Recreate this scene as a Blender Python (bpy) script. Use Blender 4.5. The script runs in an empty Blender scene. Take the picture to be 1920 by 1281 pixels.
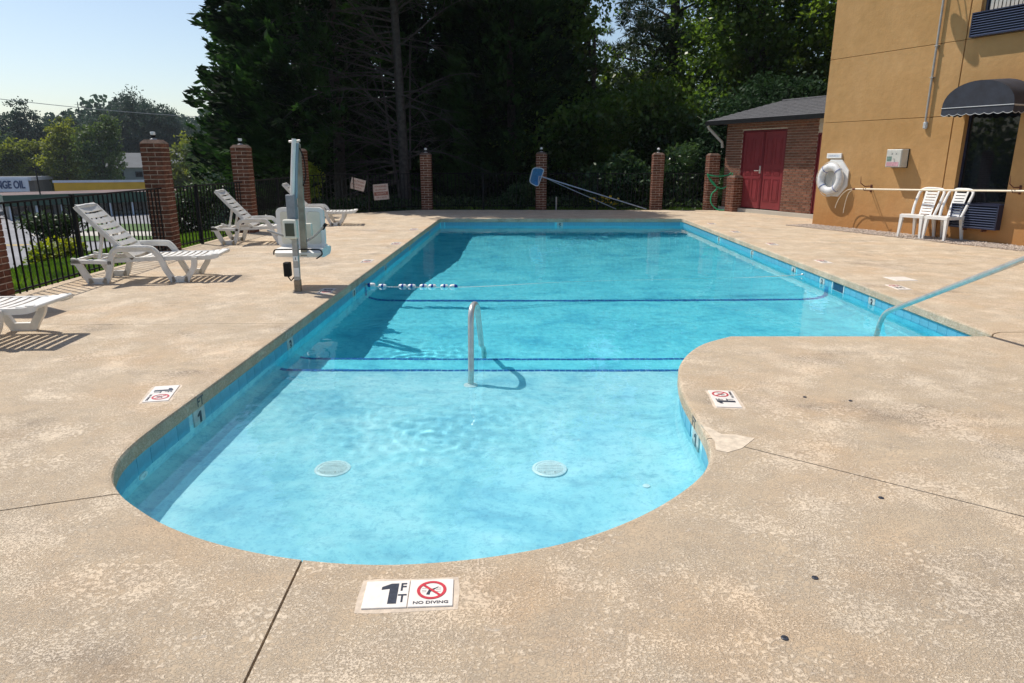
import bpy, bmesh, math, random
import numpy as np
from mathutils import Vector, Matrix, geometry
R = math.radians
SC = bpy.context.scene
COL = SC.collection
random.seed(7)

# ------------------------------------------------------------------ camera, sky, sun, exposure
cam = bpy.data.cameras.new('camera')
cam_o = bpy.data.objects.new('camera', cam)
COL.objects.link(cam_o)
SC.camera = cam_o
cam.sensor_width = 36.0
cam.lens = 24.0
cam.clip_start = 0.05
cam.clip_end = 4000
cam_o.location = (0, 0, 1.45)
cam_o.rotation_euler = (R(75), 0, 0)

SUN_DIR = Vector((0.831 * 0.559, -0.556 * 0.559, -0.829)).normalized()
world = bpy.data.worlds.new('World')
SC.world = world
world.use_nodes = True
wn, wl_ = world.node_tree.nodes, world.node_tree.links
sky = wn.new('ShaderNodeTexSky')
sky.sky_type = 'NISHITA'
sky.sun_disc = False
sky.sun_elevation = R(56)
sky.sun_rotation = R(-56.2)
sky.air_density = 1.0
sky.dust_density = 1.0
sky.ozone_density = 1.0
sky.altitude = 0
wl_.new(sky.outputs[0], wn['Background'].inputs[0])
wn['Background'].inputs[1].default_value = 0.12

sun = bpy.data.lights.new('sun', 'SUN')
sun.energy = 4.6
sun.angle = R(0.5)
sun.color = (1.0, 0.94, 0.85)
sun.cycles.is_caustics_light = True
sun_o = bpy.data.objects.new('sun', sun)
COL.objects.link(sun_o)
sun_o.location = (-30, 20, 40)
sun_o.rotation_euler = SUN_DIR.to_track_quat('-Z', 'Y').to_euler()

SC.view_settings.view_transform = 'Standard'
SC.view_settings.look = 'None'
SC.view_settings.exposure = 0.12
SC.view_settings.gamma = 1.0
SC.view_settings.use_curve_mapping = False
SC.render.engine = 'CYCLES'
SC.cycles.use_denoising = True
SC.cycles.max_bounces = 14
SC.cycles.diffuse_bounces = 9
SC.cycles.transmission_bounces = 10
SC.cycles.transparent_max_bounces = 12
SC.cycles.volume_bounces = 0

# ------------------------------------------------------------------ materials
def mat(name, col, rough=0.6, metal=0.0, var=0.0, vscale=5.0, bump=0.0, bscale=40.0, spec=0.5, col2=None, detail=4.0, randc=0.0):
    m = bpy.data.materials.new(name)
    m.use_nodes = True
    nt = m.node_tree
    b = nt.nodes['Principled BSDF']
    b.inputs['Base Color'].default_value = (*col, 1)
    b.inputs['Roughness'].default_value = rough
    b.inputs['Metallic'].default_value = metal
    b.inputs['Specular IOR Level'].default_value = spec
    tc = nt.nodes.new('ShaderNodeTexCoord')
    last = None
    if var > 0 or col2:
        n = nt.nodes.new('ShaderNodeTexNoise')
        n.inputs['Scale'].default_value = vscale
        n.inputs['Detail'].default_value = detail
        n.inputs['Roughness'].default_value = 0.6
        nt.links.new(tc.outputs['Object'], n.inputs['Vector'])
        r = nt.nodes.new('ShaderNodeValToRGB')
        c2 = col2 if col2 else tuple(max(0, c * (1 - var)) for c in col)
        c1 = col if col2 else tuple(min(1, c * (1 + var)) for c in col)
        r.color_ramp.elements[0].position = 0.35
        r.color_ramp.elements[1].position = 0.65
        r.color_ramp.elements[0].color = (*c2, 1)
        r.color_ramp.elements[1].color = (*c1, 1)
        nt.links.new(n.outputs[0], r.inputs[0])
        last = r.outputs[0]
    if randc > 0:
        oi = nt.nodes.new('ShaderNodeObjectInfo')
        mr = nt.nodes.new('ShaderNodeMapRange')
        mr.inputs[3].default_value = 1 - randc
        mr.inputs[4].default_value = 1 + randc
        nt.links.new(oi.outputs['Random'], mr.inputs[0])
        hs = nt.nodes.new('ShaderNodeHueSaturation')
        nt.links.new(mr.outputs[0], hs.inputs['Value'])
        hs.inputs['Color'].default_value = (*col, 1)
        if last:
            nt.links.new(last, hs.inputs['Color'])
        last = hs.outputs[0]
    if last:
        nt.links.new(last, b.inputs['Base Color'])
    if bump > 0:
        n2 = nt.nodes.new('ShaderNodeTexNoise')
        n2.inputs['Scale'].default_value = bscale
        n2.inputs['Detail'].default_value = 5
        nt.links.new(tc.outputs['Object'], n2.inputs['Vector'])
        bp = nt.nodes.new('ShaderNodeBump')
        bp.inputs['Strength'].default_value = bump
        bp.inputs['Distance'].default_value = 0.01
        nt.links.new(n2.outputs[0], bp.inputs['Height'])
        nt.links.new(bp.outputs[0], b.inputs['Normal'])
    return m

class NB:
    "tiny node builder"
    def __init__(s, name):
        s.m = bpy.data.materials.new(name)
        s.m.use_nodes = True
        s.t = s.m.node_tree
        s.b = s.t.nodes['Principled BSDF']
        s.tc = s.t.nodes.new('ShaderNodeTexCoord').outputs['Object']
    def link(s, a, b):
        s.t.links.new(a, b)
    def noise(s, scale, detail=4, rough=0.55, vec=None, dist=0.0):
        n = s.t.nodes.new('ShaderNodeTexNoise')
        n.inputs['Scale'].default_value = scale
        n.inputs['Detail'].default_value = detail
        n.inputs['Roughness'].default_value = rough
        n.inputs['Distortion'].default_value = dist
        s.link(vec or s.tc, n.inputs['Vector'])
        return n.outputs[0]
    def mapping(s, scale=(1, 1, 1), loc=(0, 0, 0), rot=(0, 0, 0)):
        n = s.t.nodes.new('ShaderNodeMapping')
        n.inputs['Scale'].default_value = scale
        n.inputs['Location'].default_value = loc
        n.inputs['Rotation'].default_value = rot
        s.link(s.tc, n.inputs[0])
        return n.outputs[0]
    def ramp(s, fac, stops):
        r = s.t.nodes.new('ShaderNodeValToRGB')
        e = r.color_ramp.elements
        while len(e) < len(stops):
            e.new(0.5)
        for i, (p, c) in enumerate(stops):
            e[i].position = p
            e[i].color = (*c, 1) if not isinstance(c, (int, float)) else (c, c, c, 1)
        s.link(fac, r.inputs[0])
        return r.outputs[0]
    def mix(s, fac, a, b, mode='MIX'):
        n = s.t.nodes.new('ShaderNodeMix')
        n.data_type = 'RGBA'
        n.blend_type = mode
        for k, v in ((0, fac), (6, a), (7, b)):
            if isinstance(v, (int, float)):
                n.inputs[k].default_value = v if k == 0 else (v, v, v, 1)
            elif isinstance(v, tuple):
                n.inputs[k].default_value = (*v, 1)
            else:
                s.link(v, n.inputs[k])
        return n.outputs[2]
    def bump(s, h, strength, dist=0.01, nrm=None):
        n = s.t.nodes.new('ShaderNodeBump')
        n.inputs['Strength'].default_value = strength
        n.inputs['Distance'].default_value = dist
        s.link(h, n.inputs['Height'])
        if nrm:
            s.link(nrm, n.inputs['Normal'])
        s.link(n.outputs[0], s.b.inputs['Normal'])
        return n.outputs[0]
    def col(s, c):
        s.link(c, s.b.inputs['Base Color'])

def concrete_mat():
    n = NB('sprayed_concrete')
    la, lb = n.noise(115, 6, 0.62, dist=0.4), n.noise(52, 8, 0.68, dist=0.6)
    lm = n.noise(3.3, 4, 0.6, vec=n.mapping((1, 1, 1), (31, 3, 0)))
    lx = n.mix(n.ramp(lm, [(0.42, 0.15), (0.60, 0.85)]), la, lb)
    rgb = n.t.nodes.new('ShaderNodeRGBToBW'); n.link(lx, rgb.inputs[0])
    lace = rgb.outputs[0]
    cover = n.noise(2.6, 5, 0.65, vec=n.mapping((1, 1, 1), (2, 7, 0)))
    # where the sprayed coat is worn the sand below shows, elsewhere it closes up
    adj = n.t.nodes.new('ShaderNodeMath'); adj.operation = 'MULTIPLY_ADD'
    adj.inputs[1].default_value = 0.42; adj.inputs[2].default_value = -0.20
    n.link(cover, adj.inputs[0])
    sm = n.t.nodes.new('ShaderNodeMath'); sm.operation = 'ADD'
    n.link(lace, sm.inputs[0]); n.link(adj.outputs[0], sm.inputs[1])
    lace_m = n.ramp(sm.outputs[0], [(0.46, 0.0), (0.565, 1.0)])
    big = n.noise(0.8, 6, 0.62)
    mid = n.noise(7, 5, 0.65)
    base = n.ramp(big, [(0.3, (0.475, 0.375, 0.265)), (0.5, (0.515, 0.41, 0.29)), (0.66, (0.535, 0.405, 0.275))])
    splat = n.ramp(big, [(0.3, (0.635, 0.535, 0.41)), (0.5, (0.665, 0.555, 0.42)), (0.66, (0.665, 0.535, 0.395))])
    c = n.mix(lace_m, base, splat)
    c = n.mix(1.0, c, n.ramp(mid, [(0.3, (0.88, 0.88, 0.89)), (0.7, (1.05, 1.04, 1.02))]), 'MULTIPLY')
    st = n.noise(1.0, 6, 0.66, vec=n.mapping((0.5, 2.0, 1), (3, 1, 0), (0, 0, 0.25)))
    c = n.mix(n.ramp(st, [(0.55, 0.0), (0.74, 0.40)]), c, (0.46, 0.385, 0.29))
    gr = n.noise(0.7, 7, 0.7, vec=n.mapping((1, 1.5, 1), (11, 5, 0)))
    grm = n.ramp(gr, [(0.54, 0.0), (0.66, 1.0)])
    edge = n.ramp(sm.outputs[0], [(0.38, 1.0), (0.455, 0.38), (0.50, 1.0)])
    c = n.mix(grm, c, n.mix(1.0, n.mix(0.25, c, (0.42, 0.37, 0.33)), edge, 'MULTIPLY'))
    sp = n.noise(2.1, 7, 0.75, vec=n.mapping((0.8, 1.6, 1), (8.2, 4.3, 0)))
    c = n.mix(n.ramp(sp, [(0.66, 0.0), (0.71, 0.5)]), c, (0.68, 0.64, 0.59))
    pe = n.noise(1.3, 5, 0.6, vec=n.mapping((1, 1, 1), (21, 13, 0)))
    c = n.mix(1.0, c, n.ramp(pe, [(0.50, (1, 1, 1)), (0.66, (1.02, 0.965, 0.91))]), 'MULTIPLY')
    pit = n.noise(190, 3, 0.6)
    c = n.mix(1.0, c, n.ramp(pit, [(0.30, 0.55), (0.43, 1.0)]), 'MULTIPLY')
    n.col(c)
    n.b.inputs['Roughness'].default_value = 0.85
    n.b.inputs['Specular IOR Level'].default_value = 0.25
    bp = n.bump(lace_m, 0.8, 0.0035)
    bp = n.bump(n.noise(170, 5, 0.7), 0.7, 0.005, bp)
    n.bump(n.noise(420, 3), 0.4, 0.003, bp)
    return n.m

def plaster_mat():
    n = NB('pool_plaster')
    a = n.noise(1.7, 9, 0.66, dist=0.5)
    b = n.noise(8, 8, 0.75, dist=0.8)
    c = n.ramp(a, [(0.30, (0.21, 0.52, 0.65)), (0.48, (0.39, 0.72, 0.78)), (0.66, (0.55, 0.82, 0.85))])
    d = n.ramp(b, [(0.30, (0.70, 0.78, 0.84)), (0.45, (1.0, 1.0, 1.0)), (0.7, (1.05, 1.03, 1.0))])
    c = n.mix(1.0, c, d, 'MULTIPLY')
    e = n.noise(2.4, 8, 0.72, vec=n.mapping((1, 2.2, 1), (5, 2, 0)))
    c = n.mix(n.ramp(e, [(0.53, 0.0), (0.68, 0.70)]), c, (0.24, 0.49, 0.59))
    f = n.noise(30, 6, 0.75)
    c = n.mix(1.0, c, n.ramp(f, [(0.36, (0.74, 0.82, 0.88)), (0.5, (1, 1, 1))]), 'MULTIPLY')
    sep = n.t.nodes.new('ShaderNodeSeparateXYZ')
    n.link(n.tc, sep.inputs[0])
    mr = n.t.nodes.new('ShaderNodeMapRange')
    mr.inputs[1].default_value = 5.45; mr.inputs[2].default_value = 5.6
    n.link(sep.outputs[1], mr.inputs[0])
    main = n.mix(1.0, c, (0.44, 0.98, 1.03), 'MULTIPLY')  # main basin tinted bluer in the plaster, standing in for light absorbed by water
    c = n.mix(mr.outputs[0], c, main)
    n.col(c)
    n.b.inputs['Roughness'].default_value = 0.7
    return n.m

def stucco_mat():
    n = NB('ochre_stucco')
    a = n.noise(0.8, 6, 0.6)
    c = n.ramp(a, [(0.3, (0.43, 0.245, 0.095)), (0.55, (0.49, 0.285, 0.12)), (0.75, (0.535, 0.32, 0.145))])
    st = n.noise(3, 5, 0.6, vec=n.mapping((1.6, 1.6, 0.6)))
    c = n.mix(1.0, c, n.ramp(st, [(0.35, 0.95), (0.65, 1.02)]), 'MULTIPLY')
    c = n.mix(1.0, c, n.ramp(n.noise(5, 6, 0.65), [(0.3, 0.92), (0.7, 1.04)]), 'MULTIPLY')
    sep = n.t.nodes.new('ShaderNodeSeparateXYZ')
    n.link(n.tc, sep.inputs[0])
    jit = n.t.nodes.new('ShaderNodeMath'); jit.operation = 'MULTIPLY_ADD'
    jit.inputs[1].default_value = -1.1; n.link(n.noise(2.4, 5, 0.65, vec=n.mapping((1.4, 1.4, 0.7))), jit.inputs[0]); n.link(sep.outputs[2], jit.inputs[2])
    mr = n.t.nodes.new('ShaderNodeMapRange')
    mr.inputs[1].default_value = -0.55; mr.inputs[2].default_value = 0.35; mr.inputs[3].default_value = 0.6; mr.inputs[4].default_value = 0.0
    n.link(jit.outputs[0], mr.inputs[0])
    c = n.mix(mr.outputs[0], c, (0.46, 0.19, 0.055))
    n.col(c)
    n.b.inputs['Roughness'].default_value = 0.9
    n.b.inputs['Specular IOR Level'].default_value = 0.2
    bq = n.bump(n.noise(95, 4), 0.5, 0.005)
    n.bump(n.noise(9, 4), 0.35, 0.02, bq)
    return n.m

def leaf_mat(name, c1, c2, trans=0.35, vscale=0.7, rough=0.5, spec=0.35):
    m = bpy.data.materials.new(name)
    m.use_nodes = True
    t = m.node_tree
    b = t.nodes['Principled BSDF']
    b.inputs['Roughness'].default_value = rough
    b.inputs['Specular IOR Level'].default_value = spec
    o = t.nodes['Material Output']
    tc = t.nodes.new('ShaderNodeTexCoord')
    n = t.nodes.new('ShaderNodeTexNoise')
    n.inputs['Scale'].default_value = vscale
    n.inputs['Detail'].default_value = 6
    r = t.nodes.new('ShaderNodeValToRGB')
    r.color_ramp.elements[0].position = 0.38
    r.color_ramp.elements[1].position = 0.64
    r.color_ramp.elements[0].color = (*c1, 1)
    r.color_ramp.elements[1].color = (*c2, 1)
    t.links.new(tc.outputs['Object'], n.inputs['Vector'])
    t.links.new(n.outputs[0], r.inputs[0])
    t.links.new(r.outputs[0], b.inputs['Base Color'])
    tr = t.nodes.new('ShaderNodeBsdfTranslucent')
    hs = t.nodes.new('ShaderNodeHueSaturation')
    hs.inputs['Hue'].default_value = 0.485
    hs.inputs['Saturation'].default_value = 1.1
    hs.inputs['Value'].default_value = 1.5
    t.links.new(r.outputs[0], hs.inputs['Color'])
    t.links.new(hs.outputs[0], tr.inputs['Color'])
    mx = t.nodes.new('ShaderNodeMixShader')
    mx.inputs[0].default_value = trans
    t.links.new(b.outputs[0], mx.inputs[1])
    t.links.new(tr.outputs[0], mx.inputs[2])
    t.links.new(mx.outputs[0], o.inputs[0])
    return m

M = {
    'concrete': concrete_mat(),
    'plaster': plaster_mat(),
    'stucco': stucco_mat(),
    'coping_patch': mat('patch_mortar', (0.55, 0.455, 0.355), 0.8, var=0.15, vscale=18, bump=0.3, bscale=60),
    'tile_blue': mat('waterline_tile', (0.115, 0.385, 0.52), 0.3, var=0.10, vscale=14, randc=0.04),
    'grout': mat('grout', (0.16, 0.30, 0.36), 0.8, var=0.2, vscale=30),
    'line_blue': mat('line_tile', (0.03, 0.15, 0.42), 0.3, var=0.3, vscale=30),
    'drain_white': mat('drain_plastic', (0.80, 0.84, 0.82), 0.4, var=0.1, vscale=40),
    'dark': mat('dark_void', (0.012, 0.014, 0.016), 0.8),
    'skim_blue': mat('skimmer_opening', (0.01, 0.05, 0.12), 0.4),
    'tile_white': mat('marker_tile', (0.74, 0.69, 0.63), 0.35, var=0.06, vscale=30),
    'ink': mat('black_glaze', (0.03, 0.035, 0.05), 0.4, var=0.3, vscale=60),
    'ink_red': mat('red_glaze', (0.50, 0.035, 0.05), 0.4, var=0.2, vscale=60),
    'ink_worn': mat('worn_glaze', (0.10, 0.10, 0.10), 0.6, var=0.5, vscale=60),
    'steel': mat('stainless_steel', (0.60, 0.58, 0.54), 0.30, 0.5, var=0.12, vscale=12, bump=0.04, bscale=90),
    'steel_dull': mat('dull_steel', (0.38, 0.375, 0.36), 0.45, 0.3, var=0.2, vscale=16),
    'white_plastic': mat('white_plastic', (0.73, 0.71, 0.665), 0.42, var=0.10, vscale=7, bump=0.05, bscale=120),
    'white_plastic2': mat('clean_white_plastic', (0.79, 0.78, 0.755), 0.38, var=0.06, vscale=7),
    'cream': mat('cream_plastic', (0.70, 0.68, 0.58), 0.4, var=0.06, vscale=9),
    'cream_pole': mat('cream_pole', (0.78, 0.70, 0.55), 0.4, var=0.06, vscale=14),
    'blue_float': mat('blue_float', (0.015, 0.05, 0.28), 0.35, var=0.15, vscale=20),
    'rope': mat('rope', (0.55, 0.52, 0.46), 0.8, var=0.2, vscale=80),
    'iron': mat('black_iron', (0.009, 0.009, 0.010), 0.65, var=0.3, vscale=20, spec=0.2),
    'mortar': mat('mortar', (0.46, 0.36, 0.285), 0.9, var=0.25, vscale=14, bump=0.4, bscale=90),
    'brick': mat('brick_red', (0.135, 0.054, 0.034), 0.9, var=0.4, vscale=16, bump=0.35, bscale=80, randc=0.28, spec=0.2),
    'brick_shed': mat('brick_brown', (0.185, 0.088, 0.058), 0.85, var=0.3, vscale=16, bump=0.35, bscale=80, randc=0.25, spec=0.2),
    'shed_mortar': mat('pale_mortar', (0.52, 0.455, 0.365), 0.9, var=0.2, vscale=14, bump=0.3, bscale=90),
    'cap_mortar': mat('weathered_cap', (0.12, 0.07, 0.05), 0.9, var=0.4, vscale=12, bump=0.5, bscale=50),
    'lamp_white': mat('lamp_glass', (0.78, 0.78, 0.76), 0.2, var=0.04, vscale=30),
    'red_door': mat('red_paint', (0.21, 0.030, 0.036), 0.42, var=0.10, vscale=3, bump=0.05, bscale=60),
    'red_frame': mat('red_frame_paint', (0.13, 0.010, 0.016), 0.5, var=0.12, vscale=6),
    'shingle': mat('asphalt_shingle', (0.068, 0.070, 0.078), 0.9, var=0.35, vscale=22, bump=0.5, bscale=70, randc=0.22),
    'fascia': mat('dark_fascia', (0.010, 0.011, 0.013), 0.8, spec=0.1, var=0.2, vscale=8),
    'soffit': mat('soffit', (0.42, 0.40, 0.36), 0.6, var=0.08, vscale=6),
    'navy': mat('navy_metal', (0.012, 0.016, 0.045), 0.38, var=0.2, vscale=10),
    'awning': mat('navy_canvas', (0.020, 0.024, 0.038), 0.75, var=0.25, vscale=6, bump=0.15, bscale=200),
    'piping': mat('white_piping', (0.42, 0.44, 0.46), 0.6, var=0.08, vscale=20),
    'grey_box': mat('grey_box', (0.56, 0.55, 0.50), 0.5, var=0.08, vscale=10),
    'box_side': mat('grey_box_side', (0.36, 0.34, 0.30), 0.55, var=0.1, vscale=10),
    'rust': mat('rusty_iron', (0.13, 0.045, 0.025), 0.8, var=0.4, vscale=30),
    'conduit': mat('grey_conduit', (0.40, 0.37, 0.34), 0.45, 0.3, var=0.12, vscale=10),
    'hose_green': mat('green_hose', (0.015, 0.30, 0.13), 0.4, var=0.15, vscale=20),
    'net_blue': mat('net_blue', (0.045, 0.20, 0.42), 0.6, var=0.25, vscale=30, bump=0.2, bscale=200),
    'alum': mat('aluminium', (0.42, 0.50, 0.60), 0.4, 0.7, var=0.1, vscale=12),
    'ring_vinyl': mat('ring_vinyl', (0.66, 0.66, 0.66), 0.5, var=0.12, vscale=12, bump=0.15, bscale=60),
    'white_rope': mat('white_rope', (0.62, 0.58, 0.50), 0.7, var=0.15, vscale=60),
    'sign_paint': mat('sign_board', (0.52, 0.43, 0.39), 0.6, var=0.15, vscale=12),
    'sign_red': mat('faded_red_print', (0.30, 0.12, 0.09), 0.6, var=0.3, vscale=20),
    'bark': mat('grey_bark', (0.052, 0.045, 0.042), 0.9, var=0.35, vscale=9, bump=0.6, bscale=25),
    'bark_dark': mat('dark_bark', (0.045, 0.036, 0.030), 0.9, var=0.35, vscale=9, bump=0.6, bscale=25),
    'asphalt': mat('asphalt', (0.225, 0.225, 0.235), 0.9, var=0.16, vscale=0.25, bump=0.2, bscale=30),
    'walk': mat('pavement', (0.46, 0.43, 0.37), 0.9, var=0.1, vscale=0.6),
    'road_yellow': mat('road_yellow', (0.62, 0.42, 0.06), 0.7, var=0.15, vscale=2),
    'lawn': mat('far_lawn', (0.070, 0.125, 0.030), 0.95, var=0.25, vscale=0.5, bump=0.4, bscale=8),
    'fascia_yellow': mat('yellow_fascia', (0.62, 0.36, 0.012), 0.6, var=0.08, vscale=0.6),
    'fascia_white': mat('white_fascia', (0.55, 0.60, 0.68), 0.6, var=0.08, vscale=0.6),
    'green_metal': mat('green_fascia', (0.010, 0.055, 0.035), 0.5, var=0.15, vscale=0.5),
    'wall_pale': mat('pale_wall', (0.24, 0.245, 0.24), 0.8, var=0.1, vscale=0.6),
    'glass_dark': mat('dark_glass', (0.006, 0.008, 0.011), 0.02, spec=0.5),
    'roof_grey': mat('grey_roof', (0.085, 0.095, 0.105), 0.8, var=0.12, vscale=0.4),
    'roof_rust': mat('rust_roof', (0.11, 0.065, 0.06), 0.8, var=0.3, vscale=0.6),
    'car_white': mat('white_car_paint', (0.55, 0.58, 0.62), 0.25, var=0.03, vscale=2),
    'rubber': mat('tyre_rubber', (0.02, 0.02, 0.02), 0.8),
    'gravel': mat('gravel', (0.50, 0.41, 0.34), 0.9, var=0.4, vscale=30, randc=0.2),
    'gravel_bed': mat('gravel_bed', (0.30, 0.24, 0.19), 0.95, var=0.35, vscale=40, bump=0.6, bscale=60),
    'curtain': mat('curtain', (0.50, 0.48, 0.44), 0.9, var=0.12, vscale=10),
    'petal_y': mat('yellow_petals', (0.75, 0.52, 0.03), 0.6, var=0.15, vscale=8),
    'petal_p': mat('pink_petals', (0.62, 0.10, 0.22), 0.6, var=0.15, vscale=8),
    'cypress': leaf_mat('cypress_leaf', (0.005, 0.013, 0.005), (0.030, 0.080, 0.018), 0.35, 0.8, 0.9),
    'oak': leaf_mat('broad_leaf', (0.028, 0.062, 0.012), (0.105, 0.190, 0.032), 0.5, 0.6, 0.36, 0.5),
    'oak2': leaf_mat('broad_leaf_light', (0.038, 0.075, 0.014), (0.130, 0.215, 0.034), 0.55, 0.5, 0.38),
    'dogwood': leaf_mat('dogwood_leaf', (0.014, 0.036, 0.016), (0.032, 0.070, 0.028), 0.25, 0.9, 0.6, 0.12),
    'pine': leaf_mat('pine_needle', (0.016, 0.034, 0.014), (0.034, 0.060, 0.022), 0.2, 0.7, 0.6),
    'laurel': leaf_mat('laurel_leaf', (0.026, 0.064, 0.022), (0.075, 0.135, 0.040), 0.25, 1.2, 0.35, 0.4),
    'yellow_shrub': leaf_mat('yellow_shrub_leaf', (0.10, 0.17, 0.02), (0.34, 0.36, 0.04), 0.4, 1.6, 0.5),
    'dark_shrub': leaf_mat('dark_shrub_leaf', (0.018, 0.040, 0.014), (0.055, 0.095, 0.030), 0.3, 1.5, 0.45),
    'far1': leaf_mat('far_leaf_dark', (0.026, 0.050, 0.038), (0.050, 0.088, 0.058), 0.25, 0.12, 0.7),  # bluish tint of distance haze mixed into the leaf colour
    'far2': leaf_mat('far_leaf_green', (0.035, 0.070, 0.020), (0.090, 0.140, 0.030), 0.35, 0.15, 0.6),
    'far3': leaf_mat('far_leaf_yellow', (0.07, 0.105, 0.018), (0.20, 0.23, 0.036), 0.45, 0.18, 0.6),
    'grass': leaf_mat('grass_blade', (0.050, 0.115, 0.014), (0.135, 0.255, 0.030), 0.4, 1.2, 0.5),
}

def water_mat():
    m = bpy.data.materials.new('pool_water')
    m.use_nodes = True
    t = m.node_tree
    t.nodes.clear()
    o = t.nodes.new('ShaderNodeOutputMaterial')
    g = t.nodes.new('ShaderNodeBsdfGlass')
    g.inputs['IOR'].default_value = 1.333
    g.inputs['Roughness'].default_value = 0.0
    t.links.new(g.outputs[0], o.inputs['Surface'])
    g.inputs['Color'].default_value = (0.86, 0.97, 0.985, 1)
    return m
M['water'] = water_mat()

def ground_mat():
    n = NB('ground_soil_grass')
    a = n.noise(0.35, 6, 0.65)
    c = n.ramp(a, [(0.35, (0.055, 0.050, 0.026)), (0.5, (0.055, 0.085, 0.022)), (0.7, (0.075, 0.13, 0.028))])
    b = n.noise(14, 5, 0.7)
    c = n.mix(1.0, c, n.ramp(b, [(0.3, 0.6), (0.7, 1.15)]), 'MULTIPLY')
    n.col(c)
    n.b.inputs['Roughness'].default_value = 0.95
    n.b.inputs['Specular IOR Level'].default_value = 0.1
    n.bump(n.noise(30, 4), 0.6, 0.03)
    return n.m
M['ground'] = ground_mat()

# ------------------------------------------------------------------ object helpers
def tag(o, label=None, cat=None, group=None, kind=None):
    if label: o['label'] = label
    if cat: o['category'] = cat
    if group: o['group'] = group
    if kind: o['kind'] = kind
    return o

def link(o, parent=None):
    COL.objects.link(o)
    if parent: o.parent = parent
    return o

def thing(name, label, cat, loc=(0, 0, 0), rz=0.0, group=None):
    o = bpy.data.objects.new(name, None)
    o.empty_display_size = 0.2
    o.location = loc
    o.rotation_euler = (0, 0, rz)
    link(o)
    return tag(o, label, cat, group)

def struct_root(name, loc=(0, 0, 0), rz=0.0):
    o = bpy.data.objects.new(name, None)
    o.location = loc
    o.rotation_euler = (0, 0, rz)
    link(o)
    o['kind'] = 'structure'
    return o

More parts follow.
